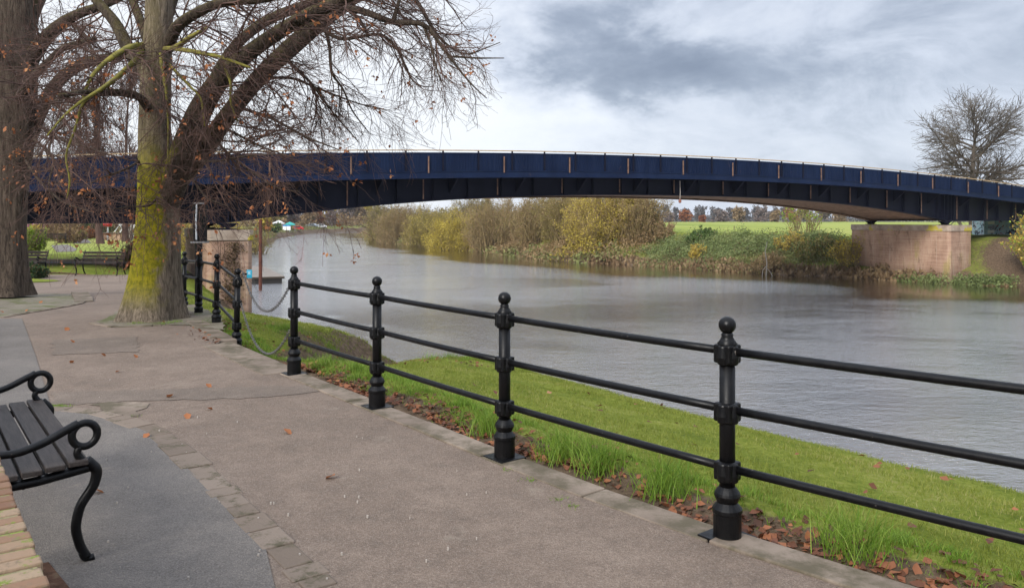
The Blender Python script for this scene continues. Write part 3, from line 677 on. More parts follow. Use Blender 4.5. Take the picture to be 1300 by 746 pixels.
# tall black fender pole with pale pipe in front of the left pier
pl = empty('black_pole', (-8.75, 22.0, tz(-8.75, 22.0)), 0, 'tall black double pole with a pale pipe standing before the left bridge pier', 'pole')
zb = tz(-8.75, 22.0)
MB().lathe([(.10, -.4), (.10, 1.95-zb-.62)], 14).build('lower_tube', M['iron'], pl, smooth=False)
MB().lathe([(.125, .98-zb), (.125, 2.10-zb)], 14, (.10, 0.02, 0)).build('upper_tube', M['iron'], pl)
MB().lathe([(.09, .98-zb), (.09, 2.06-zb)], 14, (-.07, -.0, 0)).build('upper_tube', M['iron'], pl)
m = MB(); m.tube([(-.01, -.13, 1.02-zb), (-.02, -.13, 1.55-zb), (0, -.13, 2.04-zb)], .024, 8); m.build('pale_pipe', mat('pale_plastic', (.45, .47, .5), .4), pl)
m = MB(); m.box(-.17, .24, -.15, .15, .93-zb, .975-zb); m.box(-.1, .24, -.16, -.12, 2.02-zb, 2.05-zb); m.build('clamp', mat('dull_steel', (.22, .22, .23), .4, .6), pl)

hr = empty('hanging_line', (*BW(26.8, .5), 0), BANG, 'thin pale line with a small weight hanging from the middle of the bridge', 'line')
m = MB(); m.tube([(0, 0, 3.9), (.02, 0, 3.2), (0, 0, 2.75)], .02, 6); m.build('cord', mat('pale_cord', (.4, .36, .32), .8), hr); MB().lathe([(.05, 2.55), (.09, 2.6), (.09, 2.72), (.03, 2.78)], 10).build('weight', mat('rust_weight', (.25, .10, .07), .8), hr)
# ------------------------------------------------------------------ jetty and mooring poles
M['deckwood'] = mat('grey_deck_boards', (.17, .14, .115), .9, col2=(.28, .245, .21), nscale=5, bump=.5, bscale=30)
je = empty('jetty', (-18.6, 60.2, WATER), R(114), 'low floating timber jetty on the water beyond the left bridge pier', 'jetty')
m = MB()
for i in range(90): m.box(-.05+i*.16, .095+i*.16, -1.15, 1.15, .48, .52)
m.build('decking', M['deckwood'], je)
m = MB()
for x in (0., 4.6, 9.2): m.box(x, x+3.2, -1.0, 1.0, -.2, .36)
m.build('float', mat('dark_float', (.02, .018, .016), .6), je, bevel=.04)
m = MB(); m.box(-.06, 14.3, -1.18, -1.12, .34, .475); m.box(-.06, 14.3, 1.12, 1.18, .34, .475); m.box(-.10, -.062, -1.18, 1.18, .34, .475); m.build('edge_beam', mat('wet_beam', (.04, .03, .02), .8), je)
M['rust'] = mat('rusty_steel', (.14, .045, .025), .85, col2=(.075, .03, .022), nscale=3)
def pole(x, y, top, r, lab, m_):
    z = -4.3; mm = MB(); mm.lathe([(r, 0), (r, top-z-.02), (r*.8, top-z)], 12)
    o = mm.build('mooring_pole', m_, loc=(x, y, z)); tag(o, lab, 'pole', None)
pole(-17.4, 54.5, 1.55, .12, 'tall rusty mooring pole standing in front of the floating jetty', M['rust'])
pole(-20.9, 62.5, -.6, .09, 'short dark mooring post sticking up behind the floating jetty', M['iron'])
pole(-17.1, 46.5, 1.3, .10, 'rusty steel post seen just under the bridge beside the left pier bearing', M['rust'])

# ------------------------------------------------------------------ vectorised twigs
def tubes(P, Rr, sides=3):
    Nn, K, _ = P.shape; T = unit(np.gradient(P, axis=1)); ref = np.where(np.abs(T[:, :1, 2:]) < .8, np.array([0, 0, 1.]), np.array([1., 0, 0]))
    U = unit(np.cross(T, np.broadcast_to(ref, T.shape))); W = np.cross(U, T); a = np.arange(sides)/sides*2*np.pi
    V = P[:, :, None]+Rr[:, :, None, None]*(np.cos(a)[None, None, :, None]*U[:, :, None]+np.sin(a)[None, None, :, None]*W[:, :, None])
    b = np.arange(Nn)[:, None, None]*K*sides+np.arange(K-1)[None, :, None]*sides; i = np.arange(sides)[None, None]; j = (i+1) % sides
    F = np.stack((b+i, b+j, b+sides+j, b+sides+i), -1).reshape(-1, 4)
    return V.reshape(-1, 3), F
def spawn(P, Rr, cnt, lens, r_rt, K=5, ang=(30, 65), f=(.15, 1.), bias=(0, 0, 0), grav=0., wig=.15, rg=rng, weight_len=True, rmax=1e9, lenfall=.4, rtip=.35):
    """children of the given polylines"""
    seg = np.linalg.norm(np.diff(P, axis=1), axis=2).sum(1); pr = seg/seg.sum() if weight_len else None
    idx = rg.choice(len(P), cnt, p=pr); ff = rg.uniform(*f, cnt); x = ff*(P.shape[1]-1); k = np.minimum(x.astype(int), P.shape[1]-2); fr = (x-k)[:, None]
    A = P[idx, k]; B = P[idx, k+1]; p0 = A+(B-A)*fr; T = unit(B-A); rp = Rr[idx, k]*(1-fr[:, 0])+Rr[idx, k+1]*fr[:, 0]
    q = unit(np.cross(T, rg.normal(size=(cnt, 3)))); an = np.radians(rg.uniform(*ang, cnt))[:, None]
    d = unit(T*np.cos(an)+q*np.sin(an)+np.array(bias)*rg.uniform(.4, 1.3, (cnt, 1)))
    ln = rg.uniform(*lens, cnt)*(1-lenfall*ff); r0 = np.minimum(rp*r_rt, rmax); sl = (ln/(K-1))[:, None]
    pts = [p0]; p = p0
    for j in range(K-1):
        d = unit(d+rg.normal(size=(cnt, 3))*wig+np.array((0, 0, grav))); p = p+d*sl; pts.append(p)
    P2 = np.stack(pts, 1); R2 = r0[:, None]*np.linspace(1, rtip, K)[None]
    return P2, R2
def leaves_at(P, cnt, size, rg, hang=.6, folds=True):
    idx = rg.integers(0, len(P), cnt); k = rg.integers(max(1, P.shape[1]//2), P.shape[1], cnt); c = P[idx, k]
    a = unit(rg.normal(size=(cnt, 3))+np.array((0, 0, -hang*2))); b = unit(np.cross(a, rg.normal(size=(cnt, 3)))); n_ = np.cross(a, b)
    s = rg.uniform(*size, cnt)[:, None]
    V = np.stack((c, c+a*s*.5+b*s*.33+n_*s*.12, c+a*s, c+a*s*.5-b*s*.33+n_*s*.12), 1)
    F = np.arange(cnt*4).reshape(cnt, 4)
    return V.reshape(-1, 3), F
def join(parts):
    V, F, o = [], [], 0
    for v, f in parts: V.append(v); F.append(f+o); o += len(v)
    return np.vstack(V), np.vstack(F)
def resample(pts, K):
    pts = np.array(pts, float); seg = np.r_[0, np.cumsum(np.linalg.norm(np.diff(pts[:, :3], axis=0), axis=1))]; t = np.linspace(0, seg[-1], K)
    Q = np.stack([np.interp(t, seg, pts[:, k]) for k in range(pts.shape[1])], 1)
    for _ in range(2): Q[1:-1] = (Q[:-2]+Q[1:-1]*2+Q[2:])/4
    return Q
def limb_tube(m, Q, sides=14, rough=.07, seed=0, flare=0):
    rs = np.random.default_rng(seed); K = len(Q); P = Q[:, :3]; T = unit(np.gradient(P, axis=0)); ref = np.array((.13, 1, .05)); U = unit(np.cross(T, ref)); W = np.cross(U, T)
    a = np.arange(sides)/sides*2*np.pi; ph = rs.uniform(0, 6.28, 4)
    lob = 1+rough*(np.sin(a*3+ph[0])*.5+np.sin(a*5+ph[1])*.35+np.sin(a*2+ph[2])*.4)[None]+rs.normal(0, rough*.22, (K, sides))
    if flare:
        h = np.arange(K)/K; lob = lob+flare*np.exp(-h*K/2.2)[:, None]*(.5+.5*np.sin(a*5+ph[3]))[None]
    V = P[:, None]+(Q[:, 3:4]*lob)[:, :, None]*(np.cos(a)[None, :, None]*U[:, None]+np.sin(a)[None, :, None]*W[:, None])
    F = [(k*sides+i, k*sides+(i+1) % sides, (k+1)*sides+(i+1) % sides, (k+1)*sides+i) for k in range(K-1) for i in range(sides)]
    F += [tuple((K-1)*sides+i for i in range(sides))]
    m.raw(V.reshape(-1, 3), F)

# ------------------------------------------------------------------ the two big trees by the path
def wp(x, y, D, off=0.): Y = D+off; return ((x-650)/1000.*Y, Y, CAMZ-(y-277)/1000.*Y)
def big_tree(name, label, D, trunk, limbs, boughs, mossy, cfg, barkm, seed):
    rg = np.random.default_rng(seed); root_xy = wp(trunk[0][0], trunk[0][1], D); ox, oy = root_xy[0], root_xy[1]
    oz = float(base(oy)); root = empty(name, (ox, oy, oz), 0, label, 'tree', None)
    def conv(L_, K):
        Q = np.array([(*np.subtract(wp(x, y, D, o), (ox, oy, oz)), r/1000.*(D+o)) for x, y, o, r in L_]); return resample(Q, K)
    m = MB(); tq = conv(trunk, 46); limb_tube(m, tq, 40, .06, seed, cfg.get('flare', .55)); m.build('trunk', barkm, root, smooth=True)
    limbm = M['bark_limb_shaded']; m = MB(); LQ = []
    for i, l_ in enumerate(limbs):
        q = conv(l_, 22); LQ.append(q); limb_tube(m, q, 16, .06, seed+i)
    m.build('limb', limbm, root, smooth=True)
    BQ = [conv(l_, 22) for l_ in boughs]; m = MB()
    for i, q in enumerate(BQ): limb_tube(m, q, 8, .05, seed+50+i)
    if BQ: m.build('bough', M['bark_brown'], root, smooth=True)
    MQ = [conv(l_, 22) for l_ in mossy]; m = MB()
    for i, q in enumerate(MQ): limb_tube(m, q, 9, .28, seed+80+i)
    if MQ: m.build('mossy_bough', M['twig_moss'], root, smooth=True)
    LP = np.stack([q[:, :3] for q in LQ]); LR = np.stack([q[:, 3] for q in LQ])
    big = [spawn(LP, LR, cfg['n1'], (1.2, 2.6), .30, 8, (35, 75), (.12, 1), cfg['bias'], cfg['grav'], .16, rg, rmax=.016)]
    if BQ:
        BP = np.stack([q[:, :3] for q in BQ+MQ]); BR = np.stack([q[:, 3] for q in BQ+MQ])
        big.append(spawn(BP, BR, cfg['n1b'], (.5, 1.6), .55, 8, (25, 65), (.1, 1), tuple(.6*np.array(cfg['bias'])), cfg['grav']*.8, .16, rg, rmax=.012))
    P1 = np.vstack([b[0] for b in big]); R1 = np.vstack([b[1] for b in big])
    def prune(P, Rr): X_ = P[:, :, 0].max(1)+ox; Y_ = P[:, 0, 1]+oy; k = X_/Y_ < cfg.get('xmax', 9)+rg.normal(0, .004, len(P)); return P[k], Rr[k]
    P1, R1 = prune(P1, R1)
    P2, R2 = spawn(P1, R1, cfg['n2'], (.45, 1.25), .62, 6, (18, 50), (.1, 1), (0, 0, -.06), cfg['grav'], .17, rg, rmax=.0062)
    P2, R2 = prune(P2, R2)
    P3, R3 = spawn(P2, np.maximum(R2, .003), cfg['n3'], (.14, .5), .75, 4, (20, 55), (.15, 1), (0, 0, 0), cfg['grav']*.3, .16, rg, rmax=.0036, rtip=.6)
    R3 = np.maximum(R3, .0019); R2 = np.maximum(R2, .0025)
    low_ = (P3[:, 3, 2] < 3.0) & (rg.uniform(0, 1, len(P3)) < .4); P3, R3 = P3[~low_], R3[~low_]
    V, F = join([tubes(P1, R1, 5), tubes(P2, R2, 4), tubes(P3, R3, 3)]); npmesh('twigs', V, F, M['twig'], root, smooth=True)
    tip = P3[:, 3]; low = np.exp(-np.maximum(tip[:, 2]-1.2, 0)/1.9)+.06; nc = cfg['leaves']//4
    ci = rg.choice(len(tip), nc, p=low/low.sum()); cp = np.repeat(tip[ci], 5, 0)+rg.normal(size=(nc*5, 3))*.045
    V, F = leaves_at(np.repeat(cp[:, None], 2, 1), nc*5, (.035, .08), rg)
    V = V.reshape(-1, 3)
    # leaves hang on in clusters, thickest low down
    npmesh('dead_leaves', V, F, M['deadleaf'], root)
    return root
D1 = 12.65
trunk1 = [(193, 408, 0, 39), (193, 398, 0, 37), (195, 380, 0, 34), (197, 350, 0, 30), (199, 310, 0, 27), (201, 270, 0, 25), (201, 240, 0, 24.5), (198, 200, 0, 21), (196, 160, 0, 18.5), (197, 110, 0, 18), (200, 60, 0, 17), (202, 0, 0, 16), (204, -80, .1, 13), (206, -170, .1, 9)]
limbs1 = [
 [(208, 262, 0, 17), (219, 238, -.05, 17), (231, 200, -.1, 17), (245, 160, -.2, 15.5), (261, 122, -.3, 14), (290, 88, -.4, 11), (320, 64, -.5, 9.5), (360, 36, -.6, 9), (410, 10, -.7, 8.5), (452, -8, -.8, 7.5), (520, -45, -.9, 5)],
 [(226, 230, 0, 12), (243, 214, .05, 12), (261, 190, .1, 11.5), (276, 163, .2, 11), (305, 126, .3, 10.5), (332, 94, .4, 10.5), (368, 62, .5, 11), (405, 28, .5, 11), (440, 2, .5, 10), (500, -40, .5, 7), (560, -70, .5, 4)],
 [(270, 105, -.3, 7), (288, 70, -.2, 6.5), (312, 44, .1, 6.5), (345, 22, .4, 6.5), (385, 7, .7, 6), (425, -5, .9, 5.5), (480, -35, 1.2, 4)],
 [(212, 62, 0, 8), (222, 34, -.3, 7.5), (250, 16, -.7, 6.5), (278, 3, -1.0, 6), (330, 0, -1.5, 5), (400, -12, -2, 3.5)],
 [(190, 105, 0, 8), (172, 80, .2, 7.5), (158, 52, .3, 8), (147, 28, .4, 6.5), (130, 10, .5, 6), (112, -12, .6, 5), (90, -50, .8, 3)],
 [(198, 90, 0, 6), (180, 30, .5, 5.5), (160, -20, 1, 5), (150, -80, 1.5, 3)],
 [(205, 50, 0, 7), (222, -10, .6, 6), (260, -60, 1.2, 5), (330, -110, 1.6, 3.5)],
 [(196, 150, 0, 6), (178, 122, -.5, 5), (150, 117, -1, 4.2), (110, 116, -1.6, 3.6), (76, 122, -2, 3)],
]
boughs1 = [
 [(432, 8, .3, 5), (452, 12, .1, 4.6), (478, 20, -.2, 4.2), (498, 31, -.3, 4), (520, 29, -.4, 3.2), (545, 28, -.5, 3), (552, 50, -.5, 2.4), (565, 65, -.5, 2), (578, 82, -.5, 1.6), (598, 108, -.5, 1.1), (618, 125, -.5, .6)],
 [(498, 31, -.3, 3), (505, 8, -.3, 2.4), (512, -20, -.2, 2)],
 [(520, -10, .4, 3), (535, 10, .3, 2.6), (545, 30, .1, 2.2), (560, 52, 0, 1.6), (590, 72, 0, 1.1), (635, 54, 0, .5)],
 [(410, 38, .4, 3), (425, 48, .3, 2.4), (440, 52, .2, 2.1), (455, 46, .1, 2), (468, 46, 0, 2), (483, 40, 0, 2), (500, 56, 0, 1.8), (510, 70, 0, 1.5), (518, 95, 0, 1.2), (530, 112, 0, .9), (548, 110, 0, .5)],
 [(445, 15, .4, 2.6), (457, 26, .3, 2.2), (468, 46, 0, 2)],
 [(414, 40, .5, 2.6), (419, 60, .6, 2.2), (420, 94, .7, 1.8), (436, 112, .8, 1.4), (446, 140, .9, 1), (468, 168, .9, .6)],
 [(536, 29, -.4, 2.2), (547, 55, -.5, 1.7), (552, 80, -.5, 1.2), (560, 105, -.6, .6)],
 [(575, 72, -.5, 1.6), (605, 74, -.6, 1.2), (640, 74, -.7, .6)],
 [(330, 100, .4, 2.2), (370, 98, .8, 1.8), (410, 115, 1.1, 1.3), (455, 132, 1.4, .9), (490, 140, 1.5, .5)],
 [(300, 135, .3, 2.4), (345, 150, -.2, 1.8), (390, 175, -.6, 1.3), (430, 190, -.8, .6)],
 [(280, 160, .2, 2.2), (300, 170, -.3, 1.7), (330, 186, -.7, 1.2), (372, 200, -1, .7)],
 [(270, 175, .1, 2), (295, 200, -.4, 1.5), (325, 222, -.8, 1.1), (352, 240, -1, .7), (380, 243, -1.1, .4)],
 [(352, 64, .5, 2.4), (395, 105, .9, 1.7), (420, 140, 1, 1.2), (455, 180, 1, .6)],
 [(245, 205, 0, 2), (275, 205, -.6, 1.5), (310, 198, -1, 1.1), (350, 196, -1.3, .6)],
 [(236, 215, 0, 1.8), (250, 235, -.4, 1.3), (262, 252, -.6, 1), (290, 262, -.8, .5)],
 [(205, 245, 0, 1.6), (190, 262, -.6, 1.2), (165, 262, -1, 1), (130, 268, -1.4, .5)],
 [(185, 200, 0, 1.8), (160, 215, -.6, 1.4), (130, 225, -1, 1), (95, 245, -1.3, .5)],
]
mossy1 = [
 [(184, 58, 0, 4.5), (170, 58, -.4, 4), (150, 68, -.9, 3), (130, 82, -1.2, 2.4), (112, 102, -1.4, 1.8), (106, 125, -1.5, 1.4), (100, 150, -1.6, 1.0)],
 [(184, 62, 0, 4.2), (172, 76, -.5, 3.8), (156, 92, -1, 3.4), (130, 113, -1.5, 2.8), (100, 130, -1.9, 2), (78, 150, -2.2, 1.4), (60, 172, -2.4, .8)],
 [(130, 112, -1.5, 1.6), (104, 130, -1.7, 1.6), (95, 165, -1.9, 1.3), (82, 198, -2, 1.3), (90, 230, -2, 1.2), (85, 252, -2, .7)],
 [(205, 62, 0, 3), (222, 62, -.4, 3.6), (240, 48, -.7, 3), (262, 36, -.9, 2)],
 [(222, 62, -.4, 3), (250, 66, -.8, 2.4), (280, 72, -1.1, 2), (318, 86, -1.4, 1.2)],
 [(204, 70, -.2, 3.2), (208, 95, -.5, 2.6), (212, 125, -.6, 1.8), (214, 160, -.6, 1.2), (213, 210, -.6, .7)],
 [(215, 82, -.3, 2), (236, 104, -.7, 1.6), (256, 124, -.9, 1.3), (260, 160, -1, .8)],
 [(285, 85, -.5, 1.8), (293, 105, -.7, 1.5), (292, 130, -.8, 1.2), (302, 155, -.8, .6)],
]
big_tree('leafless_tree', 'large leafless tree with yellow-green moss down its trunk beside the railing', D1, trunk1, limbs1, boughs1, mossy1,
         dict(n1=115, n1b=290, n2=3000, n3=9000, bias=(.32, 0, -.30), grav=-.032, leaves=1050, flare=.26, xmax=-.022), M['bark'], 11)
D2 = 17.0
trunk2 = [(8, 374, 0, 26), (8, 366, 0, 25), (9, 345, 0, 23.5), (9, 310, 0, 22), (10, 260, 0, 22), (13, 220, 0, 23), (16, 180, 0, 25), (18, 130, 0, 27), (20, 80, 0, 27), (18, 40, 0, 25), (16, 0, 0, 24), (14, -80, 0, 18), (10, -160, 0, 12)]
limbs2 = [
 [(22, 205, 0, 12), (35, 178, .1, 11), (48, 148, .1, 9), (60, 122, .1, 8), (78, 98, .1, 7.5), (100, 82, 0, 7), (130, 74, -.2, 6), (158, 72, -.4, 5), (185, 60, -.6, 4)],
 [(30, 90, 0, 11), (50, 58, -.2, 8.5), (72, 34, -.3, 7.5), (98, 18, -.4, 6), (130, 8, -.5, 5), (170, -10, -.5, 4)],
 [(26, 60, 0, 10), (44, 10, .5, 8), (70, -40, 1, 6), (110, -90, 1.5, 4)],
 [(4, 100, 0, 9), (-20, 60, -.6, 7), (-60, 20, -1.4, 6), (-110, -30, -2, 4)],
 [(20, 130, 0, 6), (40, 100, -1.2, 5), (80, 60, -2.4, 4), (120, 50, -3.2, 3)],
]
boughs2 = [
 [(75, 122, 0, 2.6), (95, 128, -.2, 2.3), (130, 120, -.4, 2), (165, 122, -.5, 1.4)],
 [(60, 125, 0, 3), (80, 140, -.3, 2.4), (98, 153, -.5, 2)],
 [(50, 160, 0, 2), (80, 178, -.8, 1.6), (120, 190, -1.4, 1.1), (150, 200, -1.6, .6)],
 [(42, 175, 0, 2), (70, 200, -.8, 1.4), (60, 240, -1, 1), (75, 262, -1, .6)],
 [(30, 200, 0, 2), (50, 230, -1, 1.4), (80, 258, -1.3, 1), (120, 270, -1.5, .5)],
 [(90, 25, -.2, 3), (110, 50, -.8, 2.2), (125, 80, -1.2, 1.6), (130, 110, -1.4, .8)],
]
big_tree('leafless_tree', 'brown leafless tree cut by the left picture edge near the benches', D2, trunk2, limbs2, boughs2, [], 
         dict(n1=100, n1b=110, n2=1200, n3=3000, bias=(.25, -.15, -.18), grav=-.03, leaves=620, flare=.4), M['bark_brown'], 23)

# ------------------------------------------------------------------ generic bare trees
def bare_tree(name, label, x, y, h, spread, seed, m_=None, upright=0., n=(26, 420, 2600), group=None, trunk_r=.28, fork=.28, leaves=0, lm=None, mintw=.012):
    rg = np.random.default_rng(seed); z = tz(x, y)-.1; root = empty(name, (x, y, z), 0, label, 'tree', group); m_ = m_ or M['bark_far']
    th = h*fork; Q = resample([(0, 0, 0, trunk_r*1.25), (.03*h*rg.normal()*.5, 0, th*.5, trunk_r*.9), (.02*h*rg.normal(), 0, th, trunk_r*.8), (.04*h*rg.normal(), 0, h*.62, trunk_r*.45), (.05*h*rg.normal(), 0, h*.97, trunk_r*.06)], 14)
    m = MB(); limb_tube(m, Q, 12, .05, seed, .2); m.build('trunk', m_, root, smooth=True)
    TP = Q[None, :, :3]; TR = Q[None, :, 3]
    P1, R1 = spawn(TP, TR, n[0], (spread*.7, spread*1.15), .55, 9, (38-upright*20, 72-upright*38), (fork*.95, .95), (0, 0, .10+upright*.3), .035+upright*.05, .10, rg, lenfall=.55)
    P2, R2 = spawn(P1, R1, n[1], (spread*.22, spread*.5), .5, 6, (20, 50), (.15, 1), (0, 0, .12+upright*.4), .02, .13, rg)
    P3, R3 = spawn(P2, R2, n[2], (spread*.08, spread*.24), .6, 4, (18, 50), (.15, 1), (0, 0, .05+upright*.3), 0, .14, rg, rtip=.6)
    R2 = np.maximum(R2, mintw*1.2); R3 = np.maximum(R3, mintw)
    V, F = join([tubes(P1, R1, 5), tubes(P2, R2, 3), tubes(P3, R3, 3)]); npmesh('crown', V, F, m_, root)
    if leaves:
        V, F = leaves_at(P3, leaves, (.12, .26), rg, 0); npmesh('foliage', V, F, lm, root)
    return root
bare_tree('bare_oak', 'round bare tree standing alone behind the right end of the bridge', (1237-650)/1000*84, 84, 13.4, 8.2, 5, upright=-.5, n=(40, 700, 3800), trunk_r=.42, fork=.24, mintw=.016)
for i, (px, Y, top, sp, up, lab) in enumerate(((128, 64, 60, 3.4, .9, 'tall upright bare tree with close thin stems behind the bridge between the two big trunks'), (160, 70, 80, 3.6, .9, 'upright bare tree right beside the mossy trunk, behind the bridge'), (95, 76, 100, 4.4, .6, 'bare tree rising over the bridge just right of the left trunk'), (262, 84, 150, 4, .5, 'low bare tree top showing over the bridge right of the mossy trunk'), (60, 90, 120, 5, .4, 'faint bare tree over the bridge close beside the left trunk'))):
    h = CAMZ+(277-top)/1000*Y+.4; bare_tree('bare_tree', lab, (px-650)/1000*Y, Y, h, sp, 40+i, upright=up, n=(24, 330, 1900), fork=.16, trunk_r=.24, mintw=.013, m_=M['twig'] if i < 2 else None)

# ------------------------------------------------------------------ shrubs and far vegetation
def lm(name, a, b, c, tr=.2): return leafmat(name, [(0, a), (.5, b), (1, c)], tr)
M['l_yellow'] = lm('yellow_willow_leaf', (.23, .17, .03), (.44, .34, .05), (.62, .50, .11))
M['l_olive'] = lm('olive_willow_leaf', (.12, .10, .03), (.23, .19, .055), (.34, .28, .09))
M['l_brown'] = lm('brown_willow_leaf', (.14, .09, .045), (.26, .175, .085), (.38, .27, .14))
M['l_green'] = lm('green_bank_leaf', (.035, .07, .018), (.08, .135, .035), (.15, .20, .06))
M['l_gold'] = lm('gold_autumn_leaf', (.28, .19, .03), (.42, .31, .05), (.55, .44, .12))
M['l_dark'] = lm('dark_evergreen_leaf', (.012, .03, .010), (.03, .06, .018), (.06, .10, .03))
M['l_rust'] = lm('rust_autumn_leaf', (.14, .05, .02), (.26, .09, .035), (.34, .15, .06))
M['l_pink'] = lm('pink_flower', (.35, .12, .2), (.5, .2, .32), (.12, .2, .06))
M['l_lime'] = lm('lime_leaf', (.10, .18, .015), (.20, .30, .03), (.36, .40, .06))
M['l_mauve'] = lm('bare_twig_haze', (.11, .08, .065), (.17, .13, .11), (.24, .19, .16), .1)
M['stem'] = mat('willow_stem', (.19, .135, .07), .9, col2=(.30, .23, .10), nscale=2)
def shrub(name, label, x, y, wd, h, leafm, seed, ns=60, nt=900, nl=5000, ls=(.12, .24), group=None, dp=None, tw=.012, cat='shrub', zz=None, mat2=None, drop=0., dome=0.):
    rg = np.random.default_rng(seed); z = (tz(x, y) if zz is None else zz)-.15
    root = empty(name, (x, y, z), 0, label, cat, group); dp = dp or wd
    a = rg.uniform(0, 2*np.pi, ns); rr = np.sqrt(rg.uniform(0, 1, ns)); bx_, by_ = np.cos(a)*rr*wd*.30, np.sin(a)*rr*dp*.30
    out_ = np.stack((np.cos(a)*rr*wd*.30/(h*.9), np.sin(a)*rr*dp*.30/(h*.9), np.ones(ns)), 1)
    hh = h*rg.uniform(.6, 1.02, ns)*(1-.38*rr**2); K = 8; P = np.zeros((ns, K, 3)); P[:, 0] = np.stack((bx_, by_, np.array([tz(x+u, y+v) for u, v in zip(bx_, by_)])-z-.1), 1)
    d = unit(out_+rg.normal(size=(ns, 3))*.14)
    for k in range(1, K): d = unit(d+rg.normal(size=(ns, 3))*.08+np.array((0, 0, .02))); P[:, k] = P[:, k-1]+d*(hh/(K-1))[:, None]
    Rr = (h*.012*rg.uniform(.6, 1.2, ns))[:, None]*np.linspace(1, .2, K)
    P2, R2 = spawn(P, Rr, nt, (h*.18, h*.42), .6, 5, (15, 50), (.08, 1), (0, 0, .25), .03-drop, .13, rg); R2 = np.maximum(R2, tw); Rr = np.maximum(Rr, tw*1.3)
    V, F = join([tubes(P, Rr, 4), tubes(P2, R2, 3)]); npmesh('stems', V, F, M['stem'], root)
    if nl:
        V, F = leaves_at(P2, nl, ls, rg, -.1); V = V+np.repeat(rg.normal(size=(nl, 3))*h*.018, 4, 0)
        V[:, 2] = np.maximum(V[:, 2], -1.2)
        npmesh('foliage', V, F, leafm, root)
    if dome:
        n_ = int(nl*dome); u = unit(rg.normal(size=(n_, 3))); u[:, 2] = np.abs(u[:, 2]); lump = 1+.16*np.sin(u[:, 0]*6+seed)*np.cos(u[:, 1]*5+seed*2)+.12*np.sin(u[:, 2]*9+u[:, 0]*7+seed); q = rg.uniform(.15, 1, n_)**.33*lump
        c = np.stack((u[:, 0]*q*wd*.52, u[:, 1]*q*dp*.52, u[:, 2]*q*h*.88), 1); V, F = leaves_at(np.repeat(c[:, None], 2, 1), n_, ls, rg, -.6); npmesh('outer_foliage', V, F, leafm, root)
    if mat2:
        V, F = leaves_at(P2, int(nl*.45), ls, rg, -.1); V = V+np.repeat(rg.normal(size=(int(nl*.45), 3))*h*.03, 4, 0); npmesh('foliage', V, F, mat2, root)
    return root
GW = 'willows along the far river bank'
def willow(px, Y, top, bot, wpx, leafm, lab, seed, nl=7500, mat2=None, ns=70, ls=(.13, .27), nt=1300, dpf=.8):
    x = (px-650)/1000*Y; h = (bot-top)/1000*Y*.90; wd = wpx/1000*Y; nl = int(nl*3); ls = (ls[0]*.66, ls[1]*.66)
    return shrub('willow_bush', lab, x, Y, wd*1.15, h*1.16, leafm, seed, ns, nt, nl, ls, GW, wd*dpf, zz=CAMZ-(bot-277)/1000*Y, mat2=mat2, dome=.7)
willow(772, 93, 259, 335, 108, M['l_yellow'], 'broad golden willow at the right end of the far bank willows', 1, 11000, M['l_brown'], 110, nt=2600)
willow(722, 101, 262, 331, 66, M['l_olive'], 'olive willow just left of the broad golden one', 2, 6500, M['l_brown'])
willow(680, 108, 262, 325, 60, M['l_brown'], 'thin brown willow in the middle of the far bank, almost leafless', 3, 3600, M['l_olive'])
willow(630, 117, 254, 320, 72, M['l_brown'], 'tallest brown willow of the far bank row, bare twigs reaching the bridge', 4, 4600, M['l_olive'], 100)
willow(578, 124, 266, 318, 66, M['l_yellow'], 'rounded yellow-green willow leaning low over the water', 5, 7500, M['l_olive'])
willow(545, 140, 263, 313, 58, M['l_olive'], 'olive willow left of the rounded yellow-green one', 6, 6500, M['l_yellow'])
willow(512, 158, 258, 308, 60, M['l_brown'], 'brownish willow second from the bend of the river', 7, 5200, M['l_olive'])
willow(487, 185, 262, 304, 40, M['l_olive'], 'leftmost grey brown willow where the river bends away', 8, 5200, M['l_mauve'], ls=(.2, .4))
willow(812, 90, 272, 334, 44, M['l_brown'], 'small russet brown willow at the foot of the golden one', 9, 3800, M['l_olive'])
willow(700, 128, 259, 300, 90, M['l_mauve'], 'hazy grey bare thicket rising behind the middle willows', 10, 3500, None, ls=(.2, .35))
willow(600, 146, 258, 300, 90, M['l_olive'], 'hazy olive thicket rising behind the yellow-green willow', 12, 3500, M['l_mauve'], ls=(.2, .35))
